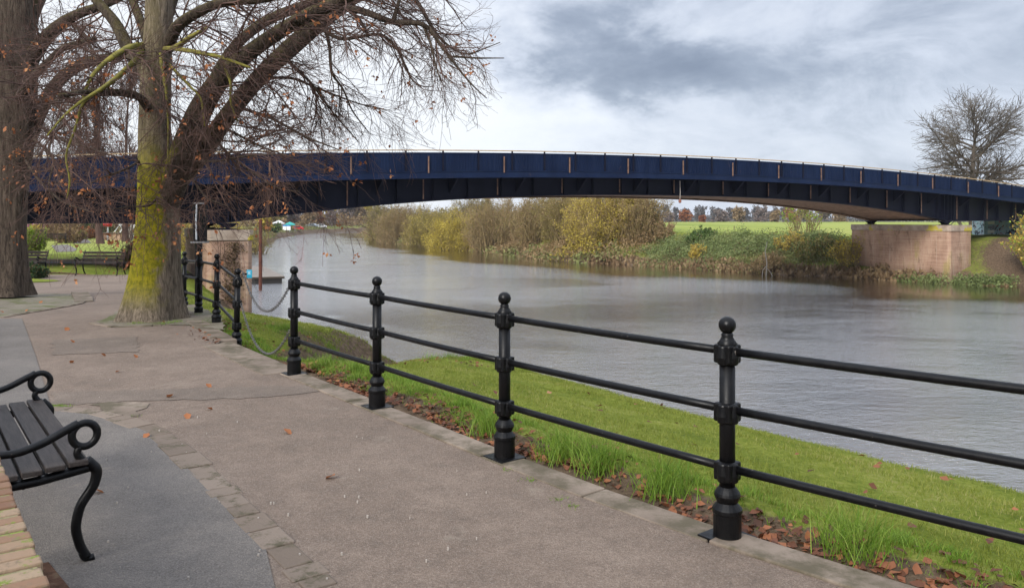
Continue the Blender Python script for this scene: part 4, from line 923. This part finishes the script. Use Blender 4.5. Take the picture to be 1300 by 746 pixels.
# undergrowth on the far bank, uncountable
def strew(name, pts, count, hgt, size, leafm, seed, n_clump=400, rad=1.2, stemm=None, flat=.6):
    rg = np.random.default_rng(seed); P = np.array(pts, float)      # pts rows: x, y, radius
    seg = np.r_[0, np.cumsum(np.hypot(*np.diff(P[:, :2], axis=0).T))]; t = rg.uniform(0, seg[-1], n_clump)
    cx_ = np.interp(t, seg, P[:, 0])+rg.normal(0, 1, n_clump)*np.interp(t, seg, P[:, 2])*.5; cy_ = np.interp(t, seg, P[:, 1])+rg.normal(0, 1, n_clump)*np.interp(t, seg, P[:, 2])*.5
    ok = ~inside(cx_, cy_); cx_, cy_ = cx_[ok], cy_[ok]; cz_ = terrain(cx_, cy_); n = len(cx_); ch = rg.uniform(.35, 1., n)*hgt; cr_ = rg.uniform(.5, 1.2, n)*rad
    k = rg.integers(0, n, count); d = unit(rg.normal(size=(count, 3))); d[:, 2] = np.abs(d[:, 2]); q = rg.uniform(.3, 1, count)**.5
    Pc = np.stack((cx_[k]+d[:, 0]*cr_[k]*q, cy_[k]+d[:, 1]*cr_[k]*q, cz_[k]+d[:, 2]*ch[k]*q-.1), 1)
    a = unit(rg.normal(size=(count, 3))+np.array((0, 0, flat))); b = unit(np.cross(a, rg.normal(size=(count, 3)))); s = rg.uniform(*size, count)[:, None]
    V = np.stack((Pc-a*s*.5, Pc+b*s*.3, Pc+a*s*.5, Pc-b*s*.3), 1).reshape(-1, 3)
    o = npmesh(name, V, np.arange(count*4).reshape(count, 4), leafm); return tag(o, kind='stuff')
bank = [(16, 83.5, 2.4), (17, 81.5, 3.2), (22, 76, 3.2), (27, 71.5, 2.2), (29.5, 70.5, 1.5)]
M['l_bank'] = leafmat('bank_undergrowth', [(0, (.10, .07, .035)), (.3, (.17, .125, .06)), (.55, (.16, .18, .06)), (.8, (.23, .24, .08)), (1, (.33, .27, .13))], .2, .7, .6)
M['l_bankgreen'] = leafmat('nettle_green', [(0, (.09, .085, .035)), (.4, (.14, .18, .06)), (.8, (.20, .235, .09)), (1, (.30, .27, .13))], .2, .7, .6)
M['l_reed'] = leafmat('dead_reed', [(0, (.10, .065, .035)), (.5, (.2, .13, .07)), (1, (.30, .22, .12))], .2, .7, .5)
strew('bank_undergrowth', [(a, b+2.5, r) for a, b, r in bank], 34000, 1.2, (.10, .22), M['l_bankgreen'], 3, 520, 1.5)
strew('bank_undergrowth', bank, 26000, .9, (.09, .20), M['l_bank'], 4, 420, 1.2)
strew('bank_undergrowth', [(-52, 262, 5), (-28, 172, 5), (-12, 136, 4), (-1, 108, 4), (4, 98, 4), (10, 92, 3.5), (14, 88, 3)], 48000, 1.5, (.13, .30), M['l_brown'], 16, 900, 2.2)
strew('reeds', [(9, 88.5, .8), (12.9, 84.8, .8), (19.1, 75.8, .8), (24.3, 69.8, .8), (28.0, 67.2, .7), (33, 61.2, .5)], 6500, .8, (.2, .5), M['l_reed'], 5, 300, .8, flat=2.5)
strew('bank_undergrowth', [(-48, 250, 3), (-27, 165, 3), (-8, 128, 3), (3, 96, 2), (11, 88, 2)], 9000, 1.3, (.25, .6), M['l_bank'], 6, 360, 2.)
strew('bank_undergrowth', [(-24.5, 64, 1.5), (-29, 76, 2), (-39, 108, 2), (-52, 160, 3), (-61, 190, 3), (-69, 240, 3), (-70, 290, 3)], 14000, 1.4, (.25, .55), M['l_bank'], 7, 420, 2.)
strew('bank_undergrowth', [(-60, 312, 3), (-30, 345, 4), (0, 362, 4)], 3000, 2.0, (.4, .8), M['l_bank'], 8, 120, 3.)
strew('bank_undergrowth', [(30.2, 62.6, .5), (33.4, 59.4, .6), (36.6, 57.9, .5)], 6500, 1.15, (.10, .22), M['l_bankgreen'], 9, 90, .8)
strew('bank_undergrowth', [(30.0, 62.2, .3), (33.2, 59.2, .3), (36.6, 57.7, .3)], 2200, .5, (.10, .22), M['l_reed'], 10, 70, .6)
SH = lambda *a, **k: shrub('shrub', *a, **k)
SH('small golden shrub low on the far bank among brambles', (884-650)/1000*79, 79, 1.9, 1.6, M['l_gold'], 21, 30, 260, 1100, (.12, .22))
SH('yellow-green willow scrub standing against the left edge of the far pier', (1076-650)/1000*68, 67.6, 2.4, 3.0, M['l_yellow'], 22, 40, 420, 1300, (.12, .22))
SH('yellow leaved scrub in the middle of the far bank undergrowth', (1002-650)/1000*74, 74, 3.4, 1.8, M['l_gold'], 23, 40, 420, 1300, (.1, .2), mat2=M['l_olive'])
SH('thin green sapling clump sticking up over the field left of the far pier', (1028-650)/1000*76, 77, 4.2, 4.0, M['l_lime'], 24, 26, 170, 420, (.14, .26))
SH('dark dense bramble bush at the left of the far bank undergrowth', (890-650)/1000*84, 84, 4.2, 1.3, M['l_green'], 25, 50, 500, 3000, (.14, .26))
SH('russet brown scrub beside the golden willow', (838-650)/1000*89, 88.5, 4.0, 2.6, M['l_brown'], 26, 50, 500, 1900, (.14, .26))
SH('brown briar thicket hanging over the water below the field', (975-650)/1000*70.5, 71.5, 3.2, 1.6, M['l_brown'], 27, 60, 700, 1200, (.12, .22), drop=.06)
SH('mixed green thicket on the bank next to the far pier', (1040-650)/1000*70, 71, 4.2, 1.7, M['l_olive'], 28, 60, 600, 2300, (.12, .24), mat2=M['l_green'])
SH('bushy yellow willow cut by the right picture edge', 39.6, 57.6, 5.4, 4.6, M['l_gold'], 29, 90, 1300, 6500, (.12, .24), mat2=M['l_lime'])
# pale drowned branch
rg = np.random.default_rng(5); m = MB(); m.tube([(0, 0, -.3), (.1, .1, .9), (-.05, .1, 1.8), (.1, 0, 2.7)], [.06, .05, .04, .02], 6); m.tube([(.06, .06, .4), (.35, 0, .1), (.5, -.2, -.3)], .03, 5); m.tube([(.06, .06, .6), (-.3, 0, .2), (-.4, -.2, -.3)], .03, 5)
tag(m.build('dead_branch', mat('bleached_wood', (.34, .30, .25), .9), loc=((973-650)/1000*68.2, 68.3, -3.1)), 'pale dead branch standing in the water edge of the far bank', 'branch')
# sapling, post in the field
tag(MB().lathe([(.06, 0), (.06, .55), (.04, .6)], 8).build('field_post', mat('old_post', (.12, .09, .06), .9), loc=((932-650)/1000*110, 110, -.05)), 'tiny dark post standing alone in the green field', 'post')

# trees beyond the field
def round_tree(px, Y, top, wpx, leafm, lab, seed, grp, nl=1500, nt=320, bot=None):
    x = (px-650)/1000*Y; z = tz(x, Y); h = CAMZ+(277-top)/1000*Y-z; wd = wpx/1000*Y
    rg = np.random.default_rng(seed); root = empty('tree', (x, Y, z), 0, lab, 'tree', grp)
    Q = resample([(0, 0, 0, h*.03), (0, 0, h*.3, h*.024), (0, 0, h*.9, h*.005)], 8); m = MB(); limb_tube(m, Q, 7, .05, seed); m.build('trunk', M['bark_far'], root)
    P1, R1 = spawn(Q[None, :, :3], Q[None, :, 3], 26, (wd*.3, wd*.55), .5, 6, (35, 75), (.15, .95), (0, 0, .2), .03, .12, rg, lenfall=.3)
    P2, R2 = spawn(P1, R1, nt, (wd*.1, wd*.25), .6, 4, (20, 60), (.1, 1), (0, 0, .1), 0, .15, rg); tw = Y*.00018; R1 = np.maximum(R1, tw*1.5); R2 = np.maximum(R2, tw)
    V, F = join([tubes(P1, R1, 3), tubes(P2, R2, 3)]); npmesh('branches', V, F, M['bark_far'], root)
    V, F = leaves_at(P2, nl, (Y*.0016, Y*.0032), rg, 0); V = V+np.repeat(rg.normal(size=(nl, 3))*wd*.03, 4, 0); npmesh('crown', V, F, leafm, root); return root
GF = 'trees beyond the field'
for i, (px, Y, top, wd, mm, lab) in enumerate([
  (870, 330, 271, 20, 'l_rust', 'round red-brown tree at the left of the field edge'), (892, 340, 274, 9, 'l_rust', 'small red-brown tree right of the round red one'),
  (850, 350, 270, 18, 'l_mauve', 'grey bare tree left of the round red-brown tree'), (915, 350, 270, 24, 'l_mauve', 'broad pale mauve tree at the field edge'),
  (938, 340, 268, 22, 'l_brown', 'dull brown tree at the middle of the field edge'), (966, 360, 264, 22, 'l_mauve', 'taller grey tree behind the field edge'),
  (984, 345, 269, 16, 'l_brown', 'brown tree between two grey ones at the field edge'), (1004, 320, 264, 20, 'l_rust', 'russet tree at the field edge right of centre'),
  (1020, 300, 262, 24, 'l_olive', 'olive tree by the bridge soffit over the field'), (1046, 330, 268, 22, 'l_mauve', 'pale grey tree just left of the far pier'),
  (1066, 350, 270, 22, 'l_brown', 'low pinkish brown tree over the left end of the far pier')]):
    round_tree(px, Y, top, wd, M[mm], lab, 60+i, GF)
M['l_wood'] = leafmat('distant_wood', [(0, (.06, .055, .055)), (.5, (.105, .095, .09)), (1, (.17, .14, .12))], .1, .8, .7)
def far_wood(x0, x1, Y, zt, hgt, cnt, seed, size, n_clump):
    pts = [(x0, Y, 16), (x1, Y+20, 16)]; return strew('distant_wood', pts, cnt, hgt, size, M['l_wood'], seed, n_clump, hgt*.55, flat=1.2)
far_wood(20, 420, 640, 0, 11, 15000, 71, (1.0, 2.2), 360)
far_wood(-160, 60, 420, 0, 9, 6000, 72, (.8, 1.6), 170)
far_wood(-420, -110, 330, 0, 11, 9000, 73, (.8, 1.6), 200)
far_wood(-150, 10, 400, 0, 11, 14000, 76, (.8, 1.7), 300)
strew('distant_wood', [(-112, 262, 8), (-80, 300, 8), (-62, 330, 8), (-20, 372, 8)], 16000, 6, (.6, 1.2), M['l_brown'], 77, 260, 4)
far_wood(420, 1500, 700, 0, 13, 7000, 74, (1.4, 2.6), 240)
# separate tall crowns of the ridge line
k = 0
for px in range(838, 1010, 11):
    rs = random.Random(px); round_tree(px+rs.uniform(-3, 3), 560, 262+rs.uniform(-1, 3.0), rs.uniform(10, 15), M['l_wood'], 'one of the small dark ridge-line trees far behind the field', 90+k, 'ridge-line trees', 420, 90); k += 1
# left bank beyond the bridge
GL = 'autumn trees on the left river bank'
for i, (px, Y, top, wd, mm, lab) in enumerate([
  (352, 262, 262, 26, 'l_olive', 'low olive tree above the parked vehicles, nearest the pier'), (374, 268, 262, 24, 'l_mauve', 'grey leafless tree behind the parked vehicles'),
  (394, 290, 262, 24, 'l_brown', 'brown tree behind the white car'), (404, 300, 264, 22, 'l_rust', 'orange autumn tree right of the parked vehicles'),
  (419, 305, 260, 26, 'l_gold', 'yellow-green tree overhanging the left bank'), (421, 292, 268, 18, 'l_mauve', 'dark grey bush at the water left of the small lawn'),
  (440, 325, 256, 30, 'l_mauve', 'tall mauve bare tree at the middle of the left bank'), (455, 335, 258, 26, 'l_brown', 'reddish brown tree behind the small far lawn'),
  (466, 345, 258, 24, 'l_yellow', 'yellow tree at the far bend of the river'), (459, 338, 270, 22, 'l_dark', 'dark evergreen low by the far bend'),
  (478, 350, 266, 22, 'l_olive', 'olive tree closing the far bend of the river'), (336, 172, 275, 26, 'l_yellow', 'yellowish bank bush just right of the mooring pole'), (348, 196, 288, 22, 'l_green', 'green bank bush below the parked vehicles')]):
    round_tree(px, Y, top, wd, M[mm], lab, 120+i, GL, 1700)
# vehicles and awnings far up the left bank
white = mat('white_paint', (.75, .75, .74), .4); red = mat('red_paint', (.42, .02, .02), .35); teal = mat('teal_cloth', (.03, .30, .27), .8); glass = mat('dark_glass', (.02, .025, .03), .1); tyre = mat('tyre_rubber', (.02, .02, .02), .8); silver = mat('silver_paint', (.35, .37, .4), .35, .3)
def car(px, Y, m_, lab, rz=0, van=False):
    x = (px-650)/1000*Y; r = empty('parked_van' if van else 'parked_car', (x, Y, tz(x, Y)), rz, lab, 'van' if van else 'car', None); h = 1.0 if van else 0
    m = MB(); pr = [(-2.1, .35), (-2.1, .85), (-1.2, .98), (-.7, 1.42+h*.5), (1.0, 1.45+h*.55), (1.75, .98+h), (2.1, .9+h*.9), (2.1, .35)] if not van else [(-2.4, .35), (-2.4, 1.0), (-1.9, 1.2), (-1.4, 2.2), (2.4, 2.3), (2.4, .35)]
    m.prism([(a, 0, b) for a, b in pr], (0, -.85, 0), (0, .85, 0)); m.build('body', m_, r, bevel=.06)
    m = MB(); z0, z1 = (1.25, 1.9) if van else (1.0, 1.36); m.prism([(-1.0 if not van else -1.65, 0, z0), (-.62 if not van else -1.38, 0, z1), (.9, 0, z1), (1.3, 0, z0)], (0, -.87, 0), (0, .87, 0)); m.build('window', glass, r)
    for sx in (-1.35, 1.35):
        for sy in (-.86, .66): MB().tube([(sx, sy, .33), (sx, sy+.2, .33)], .33, 14).build('wheel', tyre, r)
car(349, 238, silver, 'silver car parked at the left end of the far riverside row', R(4))
car(377, 245, red, 'small red car parked beside the teal awning', R(8)); car(358, 243, red, 'second red car parked behind the white gazebo', R(-6))
car(407, 281, white, 'low white car parked apart under the trees on the left bank', R(20)); car(396, 277, silver, 'silver car parked beside the white car under the left bank trees', R(-12))
def gazebo(px, Y, m_, lab):
    x = (px-650)/1000*Y; r = empty('gazebo', (x, Y, tz(x, Y)), R(10), lab, 'gazebo'); m = MB(); m.raw([(-1.6, -1.6, 2.0), (1.6, -1.6, 2.0), (1.6, 1.6, 2.0), (-1.6, 1.6, 2.0), (0, 0, 2.8), (0, 0, 2.72)], [(0, 1, 4), (1, 2, 4), (2, 3, 4), (3, 0, 4), (1, 0, 5), (2, 1, 5), (3, 2, 5), (0, 3, 5)]); m.box(-1.6, 1.6, -1.62, -1.605, 1.75, 1.998); m.build('canopy', m_, r)
    for a in (-1.55, 1.55):
        for b in (-1.55, 1.55): MB().tube([(a, b, 0), (a, b, 1.99)], .04, 6).build('leg', silver, r)
gazebo(354, 226, white, 'white topped gazebo among the far riverside vehicles'); gazebo(368, 232, teal, 'teal topped gazebo among the far riverside vehicles')
r = empty('notice_board', ((364-650)/1000*224, 224, tz((364-650)/1000*224, 224)), 0, 'white notice board with a blue top on the far left bank', 'sign'); m = MB(); m.box(-1.1, 1.1, -.05, .05, .5, 1.6); m.build('board', white, r); m = MB(); m.box(-1.1, 1.1, -.06, .06, 1.603, 1.95); m.build('header', mat('blue_board', (.02, .2, .5), .5), r)
m = MB(); m.box(-.9, -.8, -.04, .04, 0, .499); m.box(.8, .9, -.04, .04, 0, .499); m.build('leg', silver, r)

# ------------------------------------------------------------------ park garden under and beyond the left span
def at(px, Y): return (px-650)/1000*Y
b = empty('litter_bin', (at(51.5, 59), 59, tz(at(51.5, 59), 59)), R(8), 'black litter bin with a white notice between two distant park benches', 'litter bin')
m = MB(); m.box(-.28, .28, -.28, .28, 0, .98); m.build('body', M['iron'], b, bevel=.03); m = MB(); m.box(-.32, .32, -.32, .32, 1.12, 1.22); [m.box(a-.03, a+.03, c-.03, c+.03, .98, 1.12) for a in (-.25, .25) for c in (-.25, .25)]; m.build('lid', M['iron'], b, bevel=.02)
m = MB(); m.box(-.12, .12, -.292, -.283, .42, .70); m.build('notice', white, b)
lb = empty('lifebuoy_post', (at(137, 72), 72, tz(at(137, 72), 72)), 0, 'red lifebuoy housing on a grey post on the far lawn', 'lifebuoy post')
m = MB(); m.tube([(-.34, 0, 1.55), (-.30, 0, 1.55), (.30, 0, 1.55), (.34, 0, 1.55)], [.16, .26, .26, .16], 18); m.build('housing', red, lb, smooth=False); MB().box(-.07, .07, -.05, .05, 0, 1.3).build('post', silver, lb)
lw = empty('low_wall', (at(136, 74), 75, tz(at(136, 74), 75)), 0, 'low brown wall end beside the white gangway', 'wall'); m = MB(); m.box(-1.0, 1.5, -.3, .3, -.2, .62); m.build('brickwork', M['pier'], lw); m = MB(); m.box(-1.1, 1.6, -.4, .4, .623, .72); m.build('coping', M['stone'], lw); MB().box(1.62, 1.9, -.2, .2, -.2, 1.5).build('gate_pillar', M['deckwood'], lw)
gw = empty('gangway', (at(146, 78), 78, tz(at(146, 78), 78)), R(-4), 'white metal truss gangway beyond the far lawn', 'gangway')
for sy, nm in ((-.5, 'truss'), (.5, 'truss')):
    m = MB(); L_ = 6.2; n = 4; bot = [(i*L_/n, sy, .35-i*.14) for i in range(n+1)]; top = [((i+.5)*L_/n, sy, 1.45-i*.14) for i in range(n)]
    m.tube(bot, .06, 6); m.tube([bot[0]]+top+[bot[-1]], .06, 6)
    for i in range(n): m.tube([bot[i], top[i]], .04, 6); m.tube([top[i], bot[i+1]], .04, 6)
    m.build(nm, white, gw)
m = MB(); m.prism([(0, 0, .25), (6.2, 0, -.31), (6.2, 0, -.23), (0, 0, .33)], (0, -.45, 0), (0, .45, 0)); m.build('walkway', silver, gw)
g_ = dict(ls=(.07, .14), tw=.007)
SH('dark green shrub in the shadow behind the left trunk by the bench', at(36, 27), 27, 1.3, .60, M['l_dark'], 31, 50, 700, 3800, (.05, .10), tw=.006)
SH('grey-green shrub at the right of the garden next to the mossy trunk', at(167, 38), 38.6, 1.5, 1.2, M['l_olive'], 32, 60, 700, 3600, (.07, .13), tw=.007)
SH('lime green bush poking out right of the left trunk under the bridge', at(37, 44), 44, 1.6, 1.7, M['l_lime'], 33, 50, 600, 3000, (.07, .13), tw=.007)
for i, (px, Y, wd, h, mm, lab) in enumerate([
  (90, 66, 2.3, 1.5, 'l_brown', 'domed tan grass clump beside the winding garden path'), (79, 72, 3.4, 2.3, 'l_brown', 'taller brown shrub left of the domed tan clump'),
  (62, 76, 4.0, 1.7, 'l_olive', 'olive hedge clump behind the right distant bench'), (38, 74, 4.0, 1.6, 'l_yellow', 'yellowish hedge clump behind the left distant bench'),
  (97, 84, 4.6, 2.6, 'l_dark', 'dark evergreen bush at the back of the lawn'), (123, 86, 4.2, 2.4, 'l_dark', 'second dark evergreen left of the red lifebuoy housing'),
  (111, 80, 2.8, 1.3, 'l_rust', 'small reddish bush between the dark evergreens'), (98, 78, 1.6, 1.1, 'l_lime', 'small bright green bush on the back lawn'),
  (58, 80, 3.0, 2.2, 'l_pink', 'pink flowering bush at the back of the garden'), (25, 80, 6.0, 2.6, 'l_green', 'green bush at the far left behind the trunk'),
  (72, 92, 8, 3.4, 'l_brown', 'tall brown thicket closing the garden at the left'), (105, 96, 8, 3.6, 'l_olive', 'tall olive thicket closing the garden behind the evergreens'),
  (228, 60, 5.0, 2.6, 'l_yellow', 'pale yellow thicket between the mossy trunk and the left pier'), (238, 70, 6, 3.4, 'l_olive', 'olive thicket behind the left pier'),
  (290, 95, 6, 4.4, 'l_yellow', 'yellow-green thicket showing above the left pier cap'), (316, 110, 7, 4.6, 'l_olive', 'olive thicket right above the left pier'),
  (150, 110, 12, 3.6, 'l_mauve', 'bare grey thicket behind the white gangway'), (192, 100, 9, 3.4, 'l_brown', 'brown thicket hidden behind the mossy trunk')]):
    SH(lab, at(px, Y), Y, wd, h, M[mm], 200+i, 50, 600, 3000, (.10, .2), tw=.010)
# painted container under the right span
M['mural'] = None
def mural():
    g = NG('sprayed_container'); a = g.noise(.9, 3, .5, dist=1.5); c = g.noise(1.5, 2, .4, dist=2.5); d = g.noise(2.6, 2, .5, dist=3)
    col = g.mix(g.mr(a, .35, .7), (.30, .46, .56), (.46, .58, .64)); col = g.mix(g.mr(c, .56, .60), col, (.02, .03, .05)); col = g.mix(g.mr(d, .63, .65), col, (.45, .03, .04)); col = g.mix(g.mr(g.noise(4, 2, .4, dist=3), .66, .68), col, (.7, .72, .72))
    z = g.n.new('ShaderNodeSeparateXYZ'); g.l.new(g.tc.outputs['Object'], z.inputs[0])
    g.bump(g.noise(1, 1, .5, stretch=(18, .1, .1)), .3, .03); return g.done(col, .7, .3)
cn = empty('storage_container', (at(1249, 76), 76, tz(at(1249, 76), 76)-.05), R(-6), 'pale blue storage container covered in red and black graffiti under the bridge', 'container')
m = MB(); m.box(0, 6.1, 0, 2.4, .12, 1.95)
m.build('body', mural(), cn); m = MB(); m.box(-.02, 6.12, -.03, 2.43, 1.953, 2.03); m.box(-.02, 6.12, -.03, 2.43, .0, .118); m.build('frame', silver, cn)
for i in range(3): MB().box(.35, .95, -.024, -.003, .35+i*.42, .62+i*.42).build('stencil_panel', [white, glass, white][i], cn)
# lamp in the garden is not built; end of garden

# ------------------------------------------------------------------ grass, tufts and leaves
def blades(name, x, y, z, hgt, wid, lean, m_, seed):
    rg = np.random.default_rng(seed); n = len(x); a = rg.uniform(0, 2*np.pi, n); dx, dy = np.cos(a), np.sin(a); b = rg.uniform(0, 2*np.pi, n); le = lean*rg.uniform(.2, 1, n)*hgt
    p = np.stack((x, y, z-.01), 1); wv = np.stack((dx, dy, np.zeros(n)), 1)*wid[:, None]*.5; l1 = np.stack((np.cos(b)*le*.35, np.sin(b)*le*.35, hgt*.6), 1); l2 = np.stack((np.cos(b)*le, np.sin(b)*le, hgt), 1)
    V = np.stack((p-wv, p+wv, p+wv*.7+l1, p-wv*.7+l1, p+l2, p+l2+wv*.05), 1).reshape(-1, 3); o = np.arange(n)[:, None]*6
    F = np.vstack((o+np.array([[0, 1, 2, 3]]), o+np.array([[3, 2, 5, 4]]))); return tag(npmesh(name, V, F, m_), kind='stuff')
def inp(px_, py_, P): return inside(px_, py_, np.array(P, float))
def scatter(n, s0, s1, n0, n1, seed, fade=True):
    rg = np.random.default_rng(seed); s = rg.uniform(s0, s1, n); q = rg.uniform(n0, n1, n); q = q+bend(s); x = FX+TX*s+NX*q; y = FY+TY*s+NY*q
    Z_, dl_, dr_, nr_, in_, s2, n2, ct = terrain(x, y, True); keep = (~in_) & nr_ & (dl_ > 1.1) & (y > 1.0) & ~inp(x, y, path_poly)
    cover = np.clip(np.sin(x*3.1+y*1.7)*.5+.75, .35, 1)*np.where(n2 < .45, .25, 1)*(1-.85*sstep(ct, .15, .35)); keep &= rg.uniform(0, 1, n) < cover
    return x[keep], y[keep], Z_[keep], rg
x, y, z, rg = scatter(190000, -9, 5.5, .2, 5.9, 1); n = len(x)
blades('lawn_grass', x, y, z, rg.uniform(.018, .05, n), rg.uniform(.003, .0065, n), .9, M['blade'], 2)
x, y, z, rg = scatter(90000, -26, -9, .2, 6.2, 3); n = len(x)
blades('lawn_grass', x, y, z, rg.uniform(.03, .07, n), rg.uniform(.007, .014, n), .9, M['blade'], 4)
# rank tufts at the foot of the railing and round the trees
rg = np.random.default_rng(8); cl = []
for i in range(170):
    s = rg.uniform(-5.5, 5); cl.append((*F2(s, rg.uniform(.28, .95)), rg.uniform(.03, .09), rg.uniform(.04, .15), int(rg.integers(30, 110))))
for i in range(60):
    s = rg.uniform(-4.2, -2.6) if i % 2 else rg.uniform(-7.6, -6.2); cl.append((*F2(s, rg.uniform(.3, 1.2)), rg.uniform(.05, .14), rg.uniform(.06, .15), 90))
for i in range(60): cl.append((*F2(rg.uniform(-9.5, -5.5), rg.uniform(.5, 4.3)), rg.uniform(.06, .16), rg.uniform(.08, .2), 90))
for s in (-.55, .25, .6, 1.1, 2.2): cl.append((*F2(s, .3), .26, .16, 260))
for px, py in ((222, 410), (232, 409), (245, 411), (212, 412), (172, 412)): cl.append((*G(px, py), .05, .12, 110))
for px, py, k_ in ((68, 517, 120), (76, 517, 160), (83, 518, 110), (134, 526, 50), (172, 530, 40), (298, 438, 160), (306, 440, 120), (645, 598, 40), (675, 612, 50), (706, 636, 40), (727, 645, 60)): cl.append((*G(px, py), .025, .05, k_))
X_, Y_, H_, W_ = [], [], [], []
for cx_, cy_, hh, rr, k_ in cl:
    X_.append(cx_+rg.normal(0, rr*.5, k_)); Y_.append(cy_+rg.normal(0, rr*.5, k_)); H_.append(rg.uniform(.45, 1.1, k_)*hh); W_.append(rg.uniform(.003, .007, k_))
X_, Y_, H_, W_ = map(np.concatenate, (X_, Y_, H_, W_)); zt = terrain(X_, Y_); on = inp(X_, Y_, path_poly); zt = np.where(on, np.maximum(zt, .012), zt)
blades('rank_grass', X_, Y_, zt, H_, W_, 1.1, M['tuft'], 9)
# fallen leaves: a drift along the railing, and single ones on the tarmac
def leafV(c, s, rg, n_, lift=.02):
    k = len(c); a = unit(np.stack((rg.normal(size=k), rg.normal(size=k), rg.normal(size=k)*.35), 1)); up = unit(np.stack((rg.normal(size=k)*.4, rg.normal(size=k)*.4, np.ones(k)), 1)); b = unit(np.cross(up, a)); u = np.cross(a, b)
    s = s[:, None]; c = c+np.array((0, 0, lift))
    V = np.stack((c-a*s*.5, c-a*s*.1-b*s*.36+u*s*.16, c+a*s*.28-b*s*.2+u*s*.10, c+a*s*.5+u*s*.12, c+a*s*.28+b*s*.2+u*s*.10, c-a*s*.1+b*s*.36+u*s*.16), 1).reshape(-1, 3)
    o = np.arange(k)[:, None]*6; F = np.vstack((o+np.array([[0, 1, 2, 3]]), o+np.array([[0, 3, 4, 5]]))); return V, F
rg = np.random.default_rng(12); n = 2500; s = rg.uniform(-4.4, 4.6, n); q = np.abs(rg.normal(.0, .17, n))+.13+.05*np.sin(s*3); den = rg.uniform(0, 1, n) < .45+.5*np.sin(s*2.3+1)**2; s, q = s[den], q[den]+bend(s[den])
x, y = FX+TX*s+NX*q, FY+TY*s+NY*q
s2 = rg.uniform(-10.5, -5.9, 1300); q2 = .25+(-s2-5.9)*.16+rg.normal(0, .2, 1300); x = np.r_[x, FX+TX*s2+NX*q2]; y = np.r_[y, FY+TY*s2+NY*q2]
s3 = rg.uniform(-9.5, -5, 500); q3 = rg.uniform(1.2, 4, 500); x = np.r_[x, FX+TX*s3+NX*q3]; y = np.r_[y, FY+TY*s3+NY*q3]
xb = rg.uniform(-24, -12, 900); x = np.r_[x, xb]; y = np.r_[y, 29.6+rg.normal(0, .3, 900)]
c = np.stack((x, y, np.maximum(terrain(x, y), np.where(inp(x, y, path_poly), .02, -9))), 1); V, F = leafV(c, rg.uniform(.022, .072, len(x)), rg, 0, .010)
tag(npmesh('leaf_litter', V, F, M['litter']), kind='stuff')
s = rg.uniform(-3, 5, 60); q = rg.uniform(.8, 4.4, 60)+bend(s); x, y = FX+TX*s+NX*q, FY+TY*s+NY*q
c = np.stack((x, y, terrain(x, y)), 1); V, F = leafV(c, rg.uniform(.04, .08, 60), rg, 0, .04); tag(npmesh('leaf_litter', V, F, M['litter']), kind='stuff')
V, F = leafV(np.zeros((1, 3)), np.array([.085]), rg, 0, 0); lf0 = npmesh('fallen_leaf', V, F, M['deadleaf'])
spots = [(85, 420), (92, 436), (91, 462), (131, 453), (172, 455), (265, 493), (266, 522), (216, 506), (126, 629), (186, 549+8), (34, 395), (365, 552), (420, 610), (238, 532), (3, 397), (52, 382), (150, 474)]
LL = ['left of the dark patch, nearest the tree pit', 'at the left end of the dark repair patch', 'just below the left end of the dark patch', 'below the middle of the dark repair patch', 'below the right end of the dark repair patch', 'beside the long pale repair band, upper one', 'beside the long pale repair band, lower one', 'between the bench and the long repair band', 'beside the front foot of the nearest bench', 'on the line of border setts behind the bench', 'on the grey strip left of the tree pits', 'just above the open middle of the tarmac', 'in the open middle, nearest the camera', 'between the setts and the long repair band', 'at the left picture edge below the tree pit', 'on the mossy tree pit by the left tree', 'below the dark patch and farther from the setts']
for i, (px, py) in enumerate(spots):
    o = lf0 if i == 0 else lf0.copy()
    if i: C.collection.objects.link(o)
    g0 = G(px, py); o.location = (*g0, .022+float(base(g0[1]))); o.rotation_euler = (rg.uniform(-.2, .2), rg.uniform(-.2, .2), rg.uniform(0, 6)); k_ = rg.uniform(.8, 1.25); o.scale = (k_, k_, k_)
    tag(o, 'single curled brown leaf on the path '+LL[i], 'leaf', 'single leaves scattered on the tarmac')
# small pale grit and droppings on the tarmac
rg = np.random.default_rng(31); m = MB()
for i in range(45):
    px, py = rg.uniform(120, 620), rg.uniform(470, 745); g0 = G(px, py)
    if not inp(np.array([g0[0]]), np.array([g0[1]]), path_poly)[0]: continue
    r_ = rg.uniform(.002, .005); m.box(g0[0]-r_, g0[0]+r_, g0[1]-r_*.8, g0[1]+r_*.8, .013, .026+r_*.4, )
tag(m.build('grit', mat('pale_grit', (.36, .32, .28), .9)), kind='stuff')

# ------------------------------------------------------------------ the air over the river valley
hz = MB(); hz.box(-3400, 3400, -160, 6200, -9, 40)
ho = hz.build('haze', bpy.data.materials.new('valley_haze')); tag(ho, kind='stuff')
hm = ho.data.materials[0]; hm.use_nodes = True; hm.node_tree.nodes.clear()
o_ = hm.node_tree.nodes.new('ShaderNodeOutputMaterial'); v_ = hm.node_tree.nodes.new('ShaderNodeVolumePrincipled')
v_.inputs['Color'].default_value = (.80, .86, .95, 1); v_.inputs['Density'].default_value = .00016
hm.node_tree.links.new(v_.outputs[0], o_.inputs['Volume'])
